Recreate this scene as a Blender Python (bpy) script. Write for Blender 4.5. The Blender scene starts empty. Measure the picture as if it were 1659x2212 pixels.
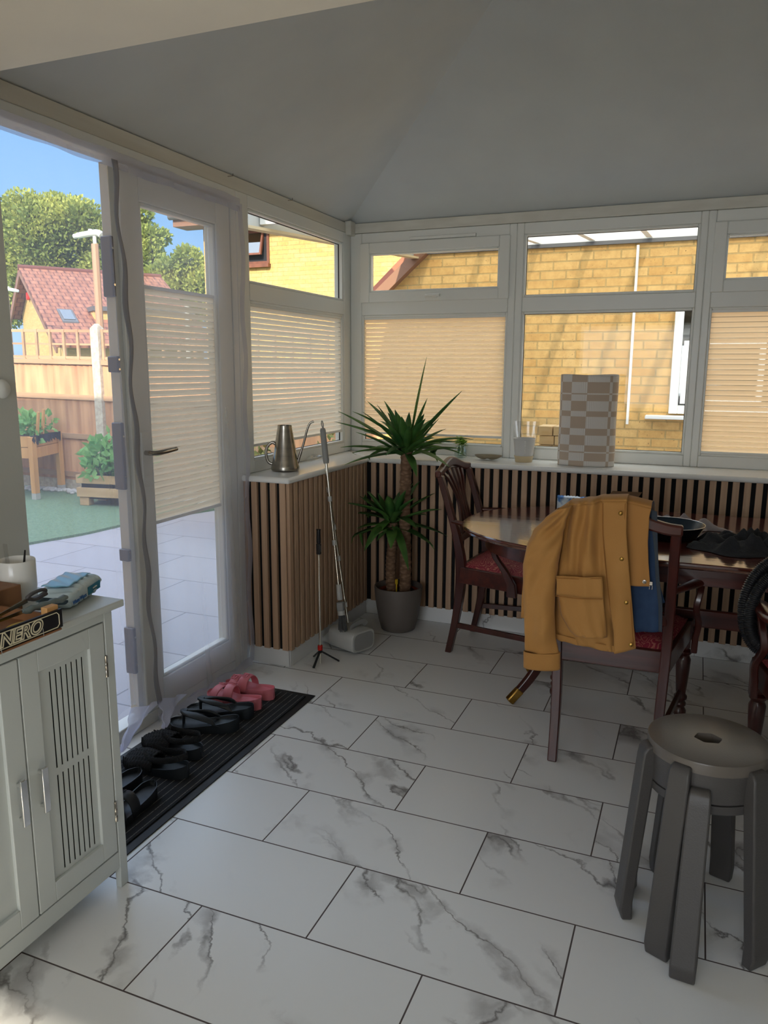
import bpy, bmesh, math, random
from mathutils import Vector, Matrix, Euler
random.seed(7)
PI = math.pi
# ------------------------------------------------------------------ camera, sky, sun, exposure
FOC, CX, CY = 1653.265, 829.5, 1106.0
CAM = Vector((1.0266, -3.5272, 1.3621))
YAW, PITCH, ROLL = -.3853666, -.1851494, .0046806
_f = Vector((math.sin(YAW)*math.cos(PITCH), math.cos(YAW)*math.cos(PITCH), math.sin(PITCH)))
_r0 = Vector((math.cos(YAW), -math.sin(YAW), 0)); _u0 = _r0.cross(_f)
CR = math.cos(ROLL)*_r0 + math.sin(ROLL)*_u0; CU = -math.sin(ROLL)*_r0 + math.cos(ROLL)*_u0; CF = _f
scene = bpy.context.scene
col = scene.collection
cd = bpy.data.cameras.new('camera'); cam = bpy.data.objects.new('camera', cd); col.objects.link(cam)
m = Matrix.Identity(4)
for i in range(3):
    m[i][0] = CR[i]; m[i][1] = CU[i]; m[i][2] = -CF[i]; m[i][3] = CAM[i]
cam.matrix_world = m
cd.sensor_fit = 'VERTICAL'; cd.sensor_height = 36; cd.lens = 36*FOC/2212; cd.clip_start = .05; cd.clip_end = 500
scene.camera = cam
scene.view_settings.view_transform = 'Standard'; scene.view_settings.look = 'None'
scene.view_settings.gamma = 1; scene.view_settings.exposure = .2; scene.view_settings.use_curve_mapping = False
def ray(px, py): return CF + CR*(px-CX)/FOC - CU*(py-CY)/FOC
def PX(px, py, ax, v):
    d = ray(px, py); t = (v-CAM[ax])/d[ax]; return CAM + d*t
SUN = Vector((-.16, .88, -.44)).normalized()
w = bpy.data.worlds.new('world'); scene.world = w; w.use_nodes = True
nt = w.node_tree; nt.nodes.clear()
# clear blue low down, hazier and brighter overhead and towards the sun
wtc = nt.nodes.new('ShaderNodeTexCoord'); wsp = nt.nodes.new('ShaderNodeSeparateXYZ'); nt.links.new(wtc.outputs['Generated'], wsp.inputs[0])
wr = nt.nodes.new('ShaderNodeValToRGB'); nt.links.new(wsp.outputs[2], wr.inputs[0])
for i, (p_, c_) in enumerate(((0.0, (.22, .30, .38, 1)), (.02, (.27, .40, .56, 1)), (.16, (.185, .335, .56, 1)), (.34, (.13, .28, .54, 1)), (.52, (.60, .78, 1.05, 1)), (1.0, (.74, .90, 1.1, 1)))):
    el = wr.color_ramp.elements[i] if i < 2 else wr.color_ramp.elements.new(p_)
    el.position = p_; el.color = c_
wd = nt.nodes.new('ShaderNodeVectorMath'); wd.operation = 'DOT_PRODUCT'; nt.links.new(wtc.outputs['Generated'], wd.inputs[0]); wd.inputs[1].default_value = tuple(-SUN)
wm = nt.nodes.new('ShaderNodeMath'); wm.operation = 'MAXIMUM'; nt.links.new(wd.outputs['Value'], wm.inputs[0]); wm.inputs[1].default_value = 0
wp = nt.nodes.new('ShaderNodeMath'); wp.operation = 'POWER'; nt.links.new(wm.outputs[0], wp.inputs[0]); wp.inputs[1].default_value = 3
wg = nt.nodes.new('ShaderNodeVectorMath'); wg.operation = 'MULTIPLY_ADD'; nt.links.new(wp.outputs[0], wg.inputs[0]); wg.inputs[1].default_value = (1.3, 1.25, 1.2); nt.links.new(wr.outputs[0], wg.inputs[2])
bg = nt.nodes.new('ShaderNodeBackground'); bg.inputs[1].default_value = 2.1
wo = nt.nodes.new('ShaderNodeOutputWorld'); nt.links.new(wg.outputs[0], bg.inputs[0]); nt.links.new(bg.outputs[0], wo.inputs[0])
sl = bpy.data.lights.new('sun', 'SUN'); sl.energy = 6.2; sl.color = (1, .88, .70); sl.angle = .012
so = bpy.data.objects.new('sun', sl); col.objects.link(so); so.rotation_euler = SUN.to_track_quat('-Z', 'Y').to_euler(); so.location = (-10, -8, 8)
al = bpy.data.lights.new('added_fill_light', 'AREA'); al.shape = 'RECTANGLE'; al.size = 1.9; al.size_y = 1.0; al.energy = 19; al.color = (.93, .97, 1)  # added fill light behind the camera to brighten the room
ao = bpy.data.objects.new('added_fill_light', al); col.objects.link(ao); ao.location = (.45, -6.35, 1.4); ao.rotation_euler = (PI/2, 0, 0)

# ------------------------------------------------------------------ materials
M = {}
def new(name):
    mt = bpy.data.materials.new(name); mt.use_nodes = True; t = mt.node_tree; t.nodes.clear()
    out = t.nodes.new('ShaderNodeOutputMaterial'); M[name] = mt
    return mt, t, out
def L(t, a, b): t.links.new(a, b)
def sr(c):  # sRGB 0-255 to linear
    return tuple((x/255/12.92 if x/255 <= .04045 else ((x/255+.055)/1.055)**2.4) for x in c) + (1,)
def N(t, k, **kw):
    n = t.nodes.new(k)
    for a, b in kw.items():
        if a.startswith('i_'): n.inputs[a[2:].replace('_', ' ')].default_value = b
        else: setattr(n, a, b)
    return n
def pbr(name, c, rough=.5, metal=0, c2=None, ns=8, nd=4, stretch=(1, 1, 1), bump=0, bs=None, spec=.5, sheen=0, lo=.35, hi=.65, coat=0):
    mt, t, out = new(name)
    b = N(t, 'ShaderNodeBsdfPrincipled'); L(t, b.outputs[0], out.inputs[0])
    b.inputs['Base Color'].default_value = sr(c); b.inputs['Roughness'].default_value = rough; b.inputs['Metallic'].default_value = metal
    b.inputs['Specular IOR Level'].default_value = spec; b.inputs['Coat Weight'].default_value = coat; b.inputs['Coat Roughness'].default_value = .12
    if sheen: b.inputs['Sheen Weight'].default_value = sheen
    tc = N(t, 'ShaderNodeTexCoord'); mp = N(t, 'ShaderNodeMapping'); mp.inputs['Scale'].default_value = stretch; L(t, tc.outputs['Object'], mp.inputs[0])
    if c2 is not None:
        n = N(t, 'ShaderNodeTexNoise', i_Scale=ns, i_Detail=nd); L(t, mp.outputs[0], n.inputs['Vector'])
        r = N(t, 'ShaderNodeValToRGB'); r.color_ramp.elements[0].position = lo; r.color_ramp.elements[1].position = hi
        r.color_ramp.elements[0].color = sr(c); r.color_ramp.elements[1].color = sr(c2)
        L(t, n.outputs[0], r.inputs[0]); L(t, r.outputs[0], b.inputs['Base Color'])
    if bump:
        n2 = N(t, 'ShaderNodeTexNoise', i_Scale=bs or ns*3, i_Detail=3); L(t, mp.outputs[0], n2.inputs['Vector'])
        bp = N(t, 'ShaderNodeBump', i_Strength=bump, i_Distance=.01); L(t, n2.outputs[0], bp.inputs['Height']); L(t, bp.outputs[0], b.inputs['Normal'])
    return mt
def mth(t, op, a, b=None, clamp=False):
    n = N(t, 'ShaderNodeMath', operation=op, use_clamp=clamp)
    for i, v in enumerate((a, b)):
        if v is None: continue
        if isinstance(v, (int, float)): n.inputs[i].default_value = v
        else: L(t, v, n.inputs[i])
    return n.outputs[0]
def mixc(t, f, a, b, mode='MIX'):
    n = N(t, 'ShaderNodeMix', data_type='RGBA', blend_type=mode)
    for k, v in ((0, f), (6, a), (7, b)):
        if isinstance(v, (int, float)): n.inputs[k].default_value = v
        elif isinstance(v, tuple): n.inputs[k].default_value = v
        else: L(t, v, n.inputs[k])
    return n.outputs[2]

def marble_nodes(t, vec, seed=None):
    """veined white porcelain: returns a colour socket"""
    mp = N(t, 'ShaderNodeMapping'); mp.inputs['Rotation'].default_value = (0, 0, math.radians(46)); L(t, vec, mp.inputs[0])
    wv = N(t, 'ShaderNodeTexNoise', i_Scale=1.9, i_Detail=7, i_Roughness=.6); L(t, mp.outputs[0], wv.inputs['Vector'])
    sc = N(t, 'ShaderNodeVectorMath', operation='MULTIPLY_ADD'); L(t, wv.outputs[1], sc.inputs[0]); sc.inputs[1].default_value = (.36, .36, .3); L(t, mp.outputs[0], sc.inputs[2])
    mp2 = N(t, 'ShaderNodeMapping'); mp2.inputs['Scale'].default_value = (.55, 2.3, 1); L(t, sc.outputs[0], mp2.inputs[0])
    a = N(t, 'ShaderNodeTexNoise', i_Scale=1.5, i_Detail=3, i_Roughness=.5); L(t, mp2.outputs[0], a.inputs['Vector'])
    d = mth(t, 'ABSOLUTE', mth(t, 'SUBTRACT', a.outputs[0], .5))
    thin = mth(t, 'SUBTRACT', 1.0, mth(t, 'MULTIPLY', d, 85), True)
    wide = mth(t, 'SUBTRACT', 1.0, mth(t, 'MULTIPLY', d, 15), True)
    msk = N(t, 'ShaderNodeTexNoise', i_Scale=3.1, i_Detail=2); L(t, mp.outputs[0], msk.inputs['Vector'])
    mk = mth(t, 'MULTIPLY', mth(t, 'SUBTRACT', msk.outputs[0], .44), 7, True)
    blot = N(t, 'ShaderNodeTexNoise', i_Scale=7, i_Detail=4); L(t, sc.outputs[0], blot.inputs['Vector'])
    bl = mth(t, 'MULTIPLY', mth(t, 'SUBTRACT', blot.outputs[0], .50), 9, True)
    v1 = mth(t, 'MULTIPLY', mth(t, 'MULTIPLY', thin, mk), .9)
    v2 = mth(t, 'MULTIPLY', mth(t, 'MULTIPLY', wide, bl), mth(t, 'MULTIPLY', mk, .62))
    v = mth(t, 'MAXIMUM', v1, v2)
    return mixc(t, v, sr((232, 233, 233)), sr((104, 99, 98)))
mt, t, out = new('marble_tile')
tc = N(t, 'ShaderNodeTexCoord'); mp = N(t, 'ShaderNodeMapping'); mp.inputs['Location'].default_value = (.361+60, 29.7, 0); L(t, tc.outputs['Object'], mp.inputs[0])
br = N(t, 'ShaderNodeTexBrick', offset=.5, offset_frequency=2); L(t, mp.outputs[0], br.inputs['Vector'])
for k, v in (('Scale', 1), ('Mortar Size', .0021), ('Mortar Smooth', .1), ('Brick Width', .6), ('Row Height', .297)): br.inputs[k].default_value = v
br.inputs['Color1'].default_value = (0, 0, 0, 1); br.inputs['Color2'].default_value = (1, 1, 1, 1); br.inputs['Mortar'].default_value = (0, 0, 0, 1)
ofs = N(t, 'ShaderNodeVectorMath', operation='MULTIPLY_ADD'); L(t, br.outputs[0], ofs.inputs[0]); ofs.inputs[1].default_value = (9.3, 5.7, 3.1); L(t, mp.outputs[0], ofs.inputs[2])
mc = marble_nodes(t, ofs.outputs[0])
c = mixc(t, br.outputs[1], mc, sr((86, 76, 74)))
b = N(t, 'ShaderNodeBsdfPrincipled'); L(t, c, b.inputs['Base Color']); L(t, b.outputs[0], out.inputs[0])
L(t, mth(t, 'ADD', .30, mth(t, 'MULTIPLY', br.outputs[1], .5)), b.inputs['Roughness'])
bp = N(t, 'ShaderNodeBump', i_Strength=.6, i_Distance=.002, invert=True); L(t, br.outputs[1], bp.inputs['Height']); L(t, bp.outputs[0], b.inputs['Normal'])
mt, t, out = new('marble_plain')
tc = N(t, 'ShaderNodeTexCoord'); mc = marble_nodes(t, tc.outputs['Object'])
b = N(t, 'ShaderNodeBsdfPrincipled', i_Roughness=.3); L(t, mc, b.inputs['Base Color']); L(t, b.outputs[0], out.inputs[0])

def brick_mat(name, c1, c2, mort, vary=.5, axes=('X', 'Z'), scale=1.0):
    mt, t, out = new(name)
    tc = N(t, 'ShaderNodeTexCoord'); sp = N(t, 'ShaderNodeSeparateXYZ'); L(t, tc.outputs['Object'], sp.inputs[0])
    cb = N(t, 'ShaderNodeCombineXYZ'); L(t, sp.outputs[axes[0]], cb.inputs[0]); L(t, sp.outputs[axes[1]], cb.inputs[1])
    br = N(t, 'ShaderNodeTexBrick', offset=.5); L(t, cb.outputs[0], br.inputs['Vector'])
    for k, v in (('Scale', 1), ('Mortar Size', .007*scale), ('Mortar Smooth', .3), ('Brick Width', .225*scale), ('Row Height', .075*scale)): br.inputs[k].default_value = v
    br.inputs['Color1'].default_value = sr(c1); br.inputs['Color2'].default_value = sr(c2); br.inputs['Mortar'].default_value = sr(mort)
    n = N(t, 'ShaderNodeTexNoise', i_Scale=14, i_Detail=6, i_Roughness=.7); L(t, tc.outputs['Object'], n.inputs['Vector'])
    r = N(t, 'ShaderNodeValToRGB'); r.color_ramp.elements[0].position = .3; r.color_ramp.elements[1].position = .6
    r.color_ramp.elements[0].color = (.55, .45, .35, 1); r.color_ramp.elements[1].color = (1, 1, 1, 1); L(t, n.outputs[0], r.inputs[0])
    n2 = N(t, 'ShaderNodeTexNoise', i_Scale=60, i_Detail=2); L(t, tc.outputs['Object'], n2.inputs['Vector'])
    spk = mth(t, 'MULTIPLY', mth(t, 'SUBTRACT', n2.outputs[0], .66), 9, True)
    cc = mixc(t, vary, br.outputs[0], r.outputs[0], 'MULTIPLY'); cc = mixc(t, spk, cc, sr((70, 50, 30)))
    b = N(t, 'ShaderNodeBsdfPrincipled', i_Roughness=.85); L(t, cc, b.inputs['Base Color']); L(t, b.outputs[0], out.inputs[0])
    bp = N(t, 'ShaderNodeBump', i_Strength=.7, i_Distance=.006, invert=True); L(t, br.outputs[1], bp.inputs['Height']); L(t, bp.outputs[0], b.inputs['Normal'])
    return mt
brick_mat('yellow_brick', (220, 182, 118), (208, 164, 98), (186, 158, 104))
brick_mat('pale_brick', (214, 178, 112), (198, 160, 96), (196, 165, 118), .3)

def wood_mat(name, c1, c2, axis=2, rough=.45, coat=0, dens=30, st=.06):
    s = [dens, dens, dens]; s[axis] = dens*st
    return pbr(name, c1, rough, 0, c2, 1, 5, tuple(s), .08, 2, coat=coat, lo=.3, hi=.7)
wood_mat('oak_slat', (196, 164, 134), (168, 136, 110), 2, .6, dens=45, st=.03)
wood_mat('mahogany', (74, 26, 18), (48, 15, 12), 2, .3, .4)
wood_mat('mahogany_x', (86, 36, 26), (54, 20, 15), 0, .3, .4)
wood_mat('mahogany_top', (96, 46, 34), (66, 28, 22), 0, .09, .8, dens=22)
wood_mat('fence_wood', (226, 176, 132), (176, 128, 96), 2, .85, dens=11, st=.10)
wood_mat('fence_rail', (196, 160, 124), (164, 128, 98), 0, .8, dens=9, st=.08)
wood_mat('pine', (226, 172, 110), (200, 146, 90), 2, .7, dens=12, st=.08)
wood_mat('pallet_wood', (214, 182, 140), (184, 150, 110), 0, .75, dens=12, st=.08)
wood_mat('timber_end', (240, 212, 164), (222, 180, 124), 0, .7, dens=20, st=.3)
wood_mat('crate_wood', (150, 104, 66), (122, 80, 48), 2, .6, dens=16, st=.08)
wood_mat('brown_window_wood', (122, 72, 52), (96, 54, 40), 2, .6, dens=16, st=.1)
pbr('upvc', (226, 226, 220), .32, bump=.01, ns=30)
pbr('sill_white', (236, 236, 232), .22)
pbr('plaster_cool', (200, 204, 204), .85, c2=(194, 198, 199), ns=3, bump=.03, bs=60)
pbr('plaster_warm', (232, 222, 204), .85, c2=(226, 216, 200), ns=3, bump=.03, bs=60)
pbr('wall_grey', (196, 196, 188), .8, bump=.03, ns=40)
pbr('board_white', (214, 211, 200), .5, c2=(204, 200, 188), ns=6, stretch=(1, .2, 4))
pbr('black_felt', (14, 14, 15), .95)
pbr('cabinet_white', (200, 205, 202), .38)
pbr('chrome', (225, 225, 225), .12, 1)
pbr('steel_brushed', (170, 164, 154), .24, 1, c2=(140, 134, 126), ns=4, stretch=(1, 1, 8))
pbr('pole_metal', (212, 208, 196), .2, 1)
pbr('brass', (190, 150, 80), .28, 1, c2=(140, 106, 50), ns=20)
pbr('gasket', (22, 18, 20), .5)
pbr('grey_plastic', (142, 142, 140), .5)
pbr('grey_plastic_light', (184, 184, 180), .45)
pbr('latch_grey', (124, 122, 128), .45, .3)
pbr('black_plastic', (22, 22, 24), .4)
pbr('red_metal', (200, 30, 20), .25, .3)
pbr('mop_bristle', (96, 96, 96), .9, c2=(70, 70, 70), ns=40, stretch=(3, 3, .3))
pbr('pot_taupe', (104, 96, 90), .5)
pbr('soil', (74, 44, 30), .95, c2=(36, 24, 18), ns=40, bump=.5)
pbr('inner_pot', (142, 66, 40), .7)
pbr('leaf_dark', (116, 162, 80), .38, c2=(58, 108, 56), ns=5)
pbr('leaf_lime', (160, 206, 84), .45, c2=(116, 172, 64), ns=8)
pbr('leaf_garden', (158, 204, 124), .6, c2=(96, 156, 84), ns=5)
pbr('leaf_tree', (176, 180, 88), .7, c2=(112, 130, 60), ns=.6)
pbr('leaf_tree_light', (180, 186, 96), .7, c2=(120, 138, 66), ns=.8)
pbr('tree_bark', (92, 78, 62), .9, c2=(64, 54, 44), ns=6)
mt, t, out = new('yucca_bark')
tc = N(t, 'ShaderNodeTexCoord'); v = N(t, 'ShaderNodeTexVoronoi', i_Scale=34); mp = N(t, 'ShaderNodeMapping'); mp.inputs['Scale'].default_value = (1, 1, 2.2); L(t, tc.outputs['Object'], mp.inputs[0]); L(t, mp.outputs[0], v.inputs['Vector'])
n = N(t, 'ShaderNodeTexNoise', i_Scale=30, i_Detail=5); L(t, mp.outputs[0], n.inputs['Vector'])
cc = mixc(t, mth(t, 'MULTIPLY', v.outputs['Distance'], 1.6, True), sr((170, 136, 108)), sr((92, 66, 48))); cc = mixc(t, n.outputs[0], cc, sr((128, 98, 74)))
b = N(t, 'ShaderNodeBsdfPrincipled', i_Roughness=.85); L(t, cc, b.inputs['Base Color']); bp = N(t, 'ShaderNodeBump', i_Strength=.9, i_Distance=.006, invert=True); L(t, v.outputs['Distance'], bp.inputs['Height']); L(t, bp.outputs[0], b.inputs['Normal']); L(t, b.outputs[0], out.inputs[0])
pbr('mat_rubber', (24, 24, 27), .55)
mt, t, out = new('mat_carpet')
tc = N(t, 'ShaderNodeTexCoord'); sp = N(t, 'ShaderNodeSeparateXYZ'); L(t, tc.outputs['Object'], sp.inputs[0])
fr = mth(t, 'FRACT', mth(t, 'MULTIPLY', mth(t, 'ADD', sp.outputs[0], 5.0), 1/.0262))
ln = mth(t, 'GREATER_THAN', fr, .88); n = N(t, 'ShaderNodeTexNoise', i_Scale=300); L(t, tc.outputs['Object'], n.inputs['Vector'])
dots = mth(t, 'MULTIPLY', ln, mth(t, 'GREATER_THAN', n.outputs[0], .42))
c = mixc(t, dots, sr((14, 15, 18)), sr((104, 100, 96))); b = N(t, 'ShaderNodeBsdfPrincipled', i_Roughness=.95); L(t, c, b.inputs['Base Color']); L(t, b.outputs[0], out.inputs[0])
bp = N(t, 'ShaderNodeBump', i_Strength=.8, i_Distance=.004); L(t, fr, bp.inputs['Height']); L(t, bp.outputs[0], b.inputs['Normal'])
pbr('rubber_pink', (216, 122, 134), .5)
pbr('rubber_navy', (34, 40, 46), .5)
pbr('rubber_footbed', (66, 84, 96), .45)
pbr('rubber_black', (22, 24, 28), .5)
pbr('footbed_black', (62, 72, 86), .45)
pbr('cord_black', (16, 17, 20), .8, bump=.5, bs=200)
pbr('mug_white', (236, 234, 228), .2)
pbr('stool_grey', (74, 71, 70), .42, bump=.08, bs=260)
pbr('stool_top_sheen', (102, 95, 88), .30, bump=.05, bs=260)  # lighter than the legs: ceiling reflection put into the seat colour
pbr('jacket_tan', (182, 131, 68), .78, c2=(174, 123, 60), ns=6, bump=.12, bs=500, sheen=.1)
pbr('jacket_tan_inner', (178, 125, 64), .8, bump=.12, bs=500)
pbr('stitch', (158, 102, 42), .8)
pbr('lining_blue', (40, 64, 98), .85, c2=(34, 56, 88), ns=30)
pbr('lining_grey', (54, 62, 72), .85)
pbr('hose_black', (30, 30, 33), .42)
pbr('pan_black', (26, 27, 30), .3, .2)
pbr('pan_inside', (30, 46, 62), .25, .2)
pbr('cloth_black', (26, 27, 30), .9, c2=(36, 38, 42), ns=10, bump=.3, bs=150)
pbr('cloth_grey', (150, 142, 144), .9)
pbr('cardboard', (112, 84, 60), .8)
pbr('foil_pack', (200, 212, 222), .3, .3, c2=(60, 110, 170), ns=14, lo=.48, hi=.55)
pbr('pulp', (146, 134, 112), .9, bump=.3, bs=80)
pbr('cup_white', (206, 204, 200), .6)
pbr('cup_tan', (206, 186, 148), .7)
pbr('velvet_text', (236, 234, 226), .6)
pbr('wipes_white', (214, 226, 228), .3, c2=(196, 216, 224), ns=12)
pbr('wipes_blue', (120, 178, 206), .3)
pbr('wipes_teal', (44, 128, 158), .35)
pbr('wipes_ink', (32, 96, 170), .5)
pbr('sign_black', (14, 13, 20), .5)
pbr('sign_cream', (224, 214, 184), .6)
pbr('yellow_plastic', (214, 178, 40), .4)
pbr('scissor_grey', (78, 74, 74), .45)
pbr('tool_teal', (112, 124, 124), .5)
pbr('concrete', (206, 196, 176), .9, c2=(178, 166, 146), ns=24, bump=.3)
pbr('lamp_post_tan', (172, 136, 106), .6)
pbr('white_paint', (238, 238, 234), .5)
pbr('pebble', (214, 214, 212), .7, c2=(178, 178, 176), ns=6)
pbr('gutter_grey', (92, 92, 94), .5)
pbr('fascia_grey', (176, 176, 172), .6)
pbr('fascia_brown', (138, 100, 78), .6)
pbr('red_plastic', (220, 50, 44), .4)
pbr('shed_ledge', (196, 182, 156), .8)
pbr('trellis_red', (226, 40, 30), .5)
pbr('liner_black', (24, 26, 34), .7)
pbr('bush_dry', (150, 140, 78), .8, c2=(96, 108, 60), ns=20)
# paving with grout lines
mt, t, out = new('paving')
tc = N(t, 'ShaderNodeTexCoord'); mp = N(t, 'ShaderNodeMapping'); mp.inputs['Location'].default_value = (54.0+.45, 60-.805, 0); L(t, tc.outputs['Object'], mp.inputs[0])
br = N(t, 'ShaderNodeTexBrick', offset=.5, offset_frequency=2); L(t, mp.outputs[0], br.inputs['Vector'])
for k, v in (('Scale', 1), ('Mortar Size', .005), ('Mortar Smooth', .1), ('Brick Width', .9), ('Row Height', .6)): br.inputs[k].default_value = v
br.inputs['Color1'].default_value = sr((166, 164, 170)); br.inputs['Color2'].default_value = sr((160, 159, 168)); br.inputs['Mortar'].default_value = sr((98, 97, 106))
n = N(t, 'ShaderNodeTexNoise', i_Scale=5, i_Detail=5); L(t, tc.outputs['Object'], n.inputs['Vector'])
c = mixc(t, mth(t, 'MULTIPLY', n.outputs[0], .22), br.outputs[0], sr((126, 125, 136))); b = N(t, 'ShaderNodeBsdfPrincipled', i_Roughness=.6); L(t, c, b.inputs['Base Color']); L(t, b.outputs[0], out.inputs[0])
pbr('turf', (124, 150, 120), .95, c2=(94, 122, 94), ns=60, bump=.8, bs=160)
# roof tiles (pantile rows)
mt, t, out = new('roof_tile')
tc = N(t, 'ShaderNodeTexCoord'); uv = tc.outputs['UV']; sp = N(t, 'ShaderNodeSeparateXYZ'); L(t, uv, sp.inputs[0])
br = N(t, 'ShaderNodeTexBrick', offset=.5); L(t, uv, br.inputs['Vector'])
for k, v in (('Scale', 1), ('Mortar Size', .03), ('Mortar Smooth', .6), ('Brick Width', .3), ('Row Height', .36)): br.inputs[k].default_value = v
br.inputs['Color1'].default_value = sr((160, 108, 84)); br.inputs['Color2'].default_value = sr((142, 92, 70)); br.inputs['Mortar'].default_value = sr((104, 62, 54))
wv = mth(t, 'SINE', mth(t, 'MULTIPLY', sp.outputs[0], 2*PI/.3)); fr = mth(t, 'FRACT', mth(t, 'MULTIPLY', sp.outputs[1], 1/.36))
hh = mth(t, 'ADD', mth(t, 'MULTIPLY', wv, .35), mth(t, 'MULTIPLY', fr, 2.2))
b = N(t, 'ShaderNodeBsdfPrincipled', i_Roughness=.85); L(t, br.outputs[0], b.inputs['Base Color']); bp = N(t, 'ShaderNodeBump', i_Strength=1, i_Distance=.035); L(t, hh, bp.inputs['Height']); L(t, bp.outputs[0], b.inputs['Normal']); L(t, b.outputs[0], out.inputs[0])
# upholstery damask
mt, t, out = new('damask_red')
tc = N(t, 'ShaderNodeTexCoord'); n = N(t, 'ShaderNodeTexNoise', i_Scale=9, i_Detail=1); L(t, tc.outputs['Object'], n.inputs['Vector'])
va = N(t, 'ShaderNodeVectorMath', operation='MULTIPLY_ADD'); L(t, n.outputs[1], va.inputs[0]); va.inputs[1].default_value = (.13, .13, .13); L(t, tc.outputs['Object'], va.inputs[2])
v = N(t, 'ShaderNodeTexVoronoi', i_Scale=26, feature='F1'); L(t, va.outputs[0], v.inputs['Vector'])
rg = mth(t, 'ABSOLUTE', mth(t, 'SINE', mth(t, 'MULTIPLY', v.outputs['Distance'], 15)))
lnm = mth(t, 'MULTIPLY', mth(t, 'GREATER_THAN', rg, .9), .55)
c = mixc(t, lnm, sr((140, 36, 56)), sr((206, 140, 118))); b = N(t, 'ShaderNodeBsdfPrincipled', i_Roughness=.6); L(t, c, b.inputs['Base Color']); L(t, b.outputs[0], out.inputs[0])
# checkered woven fabric of the tall basket
mt, t, out = new('check_weave')
tc = N(t, 'ShaderNodeTexCoord'); sp = N(t, 'ShaderNodeSeparateXYZ'); L(t, tc.outputs['UV'], sp.inputs[0])
def bands(src, pts):
    acc = None
    for a, bb in pts:
        k = mth(t, 'MULTIPLY', mth(t, 'GREATER_THAN', src, a), mth(t, 'LESS_THAN', src, bb))
        acc = k if acc is None else mth(t, 'ADD', acc, k)
    return acc
bx_ = bands(sp.outputs[0], [(.0, .015), (.10, .16), (.345, .50), (.745, .795), (.98, 1.07)] )
bz_ = bands(sp.outputs[1], [(.0, .058), (.158, .178), (.26, .385), (.46, .575), (.665, .745), (.80, .813), (.915, .945)])
xz = [(0, .06), (.15, .165), (.235, .345), (.42, .55), (.61, .72), (.79, .805), (.925, 1.01)]
bz_ = bands(sp.outputs[1], xz)
x_ = mth(t, 'ABSOLUTE', mth(t, 'SUBTRACT', bx_, bz_))
st_ = mth(t, 'GREATER_THAN', mth(t, 'SINE', mth(t, 'MULTIPLY', sp.outputs[0], 2*PI*62)), .55)
dk = mth(t, 'SINE', mth(t, 'MULTIPLY', mth(t, 'ADD', sp.outputs[0], mth(t, 'ABSOLUTE', mth(t, 'SUBTRACT', mth(t, 'FRACT', mth(t, 'MULTIPLY', sp.outputs[1], 40)), .5))), 300))
light_c = mixc(t, mth(t, 'MULTIPLY', st_, .35), sr((222, 217, 210)), sr((186, 174, 160)))
dark_c = mixc(t, mth(t, 'MULTIPLY', mth(t, 'GREATER_THAN', dk, 0), .3), sr((188, 168, 148)), sr((208, 194, 178)))
c = mixc(t, x_, dark_c, light_c); b = N(t, 'ShaderNodeBsdfPrincipled', i_Roughness=.85); L(t, c, b.inputs['Base Color']); L(t, b.outputs[0], out.inputs[0])

def leafy(name, f=.35):
    t = M[name].node_tree; pr = [n for n in t.nodes if n.type == 'BSDF_PRINCIPLED'][0]; out = [n for n in t.nodes if n.type == 'OUTPUT_MATERIAL'][0]
    src = pr.inputs['Base Color'].links[0].from_socket; tl = N(t, 'ShaderNodeBsdfTranslucent'); L(t, src, tl.inputs[0]); mx = N(t, 'ShaderNodeMixShader'); mx.inputs[0].default_value = f; L(t, pr.outputs[0], mx.inputs[1]); L(t, tl.outputs[0], mx.inputs[2]); L(t, mx.outputs[0], out.inputs[0])
for k_ in ('leaf_dark', 'leaf_lime', 'leaf_garden', 'leaf_tree', 'leaf_tree_light'): leafy(k_)
def glass_mat(name, refl=.5, tint=(1, 1, 1, 1), rough=.0, base=.04):
    mt, t, out = new(name)
    tr = N(t, 'ShaderNodeBsdfTransparent'); tr.inputs[0].default_value = tint
    gl = N(t, 'ShaderNodeBsdfGlossy', i_Roughness=rough); lw = N(t, 'ShaderNodeLayerWeight', i_Blend=.35)
    f = mth(t, 'ADD', base, mth(t, 'MULTIPLY', lw.outputs['Facing'], refl*.4), True)
    mx = N(t, 'ShaderNodeMixShader'); L(t, f, mx.inputs[0]); L(t, tr.outputs[0], mx.inputs[1]); L(t, gl.outputs[0], mx.inputs[2]); L(t, mx.outputs[0], out.inputs[0])
glass_mat('window_glass', .12, (.97, .98, .97, 1), base=.012)
glass_mat('clear_glass', 1.6, (.80, .88, .84, 1), base=.12)
glass_mat('clear_plastic', .8, (.94, .94, .94, 1), .12, base=.08)
glass_mat('dark_pane', 1.2, (.2, .25, .28, 1), .02, base=.25)
def thin_cloth(name, c, alpha, gain=1.2, trans=.5, folds=0):
    mt, t, out = new(name)
    tr = N(t, 'ShaderNodeBsdfTransparent'); df = N(t, 'ShaderNodeBsdfDiffuse'); tl = N(t, 'ShaderNodeBsdfTranslucent')
    df.inputs[0].default_value = sr(c); tl.inputs[0].default_value = sr(c)
    m1 = N(t, 'ShaderNodeMixShader'); m1.inputs[0].default_value = trans; L(t, df.outputs[0], m1.inputs[1]); L(t, tl.outputs[0], m1.inputs[2])
    lw = N(t, 'ShaderNodeLayerWeight', i_Blend=.5); f = mth(t, 'ADD', alpha, mth(t, 'MULTIPLY', mth(t, 'POWER', lw.outputs['Facing'], 2.0), gain*.5), True)
    mx = N(t, 'ShaderNodeMixShader'); L(t, f, mx.inputs[0]); L(t, tr.outputs[0], mx.inputs[1]); L(t, m1.outputs[0], mx.inputs[2]); L(t, mx.outputs[0], out.inputs[0])
thin_cloth('mesh_net', (232, 236, 255), .26, .10)
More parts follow.
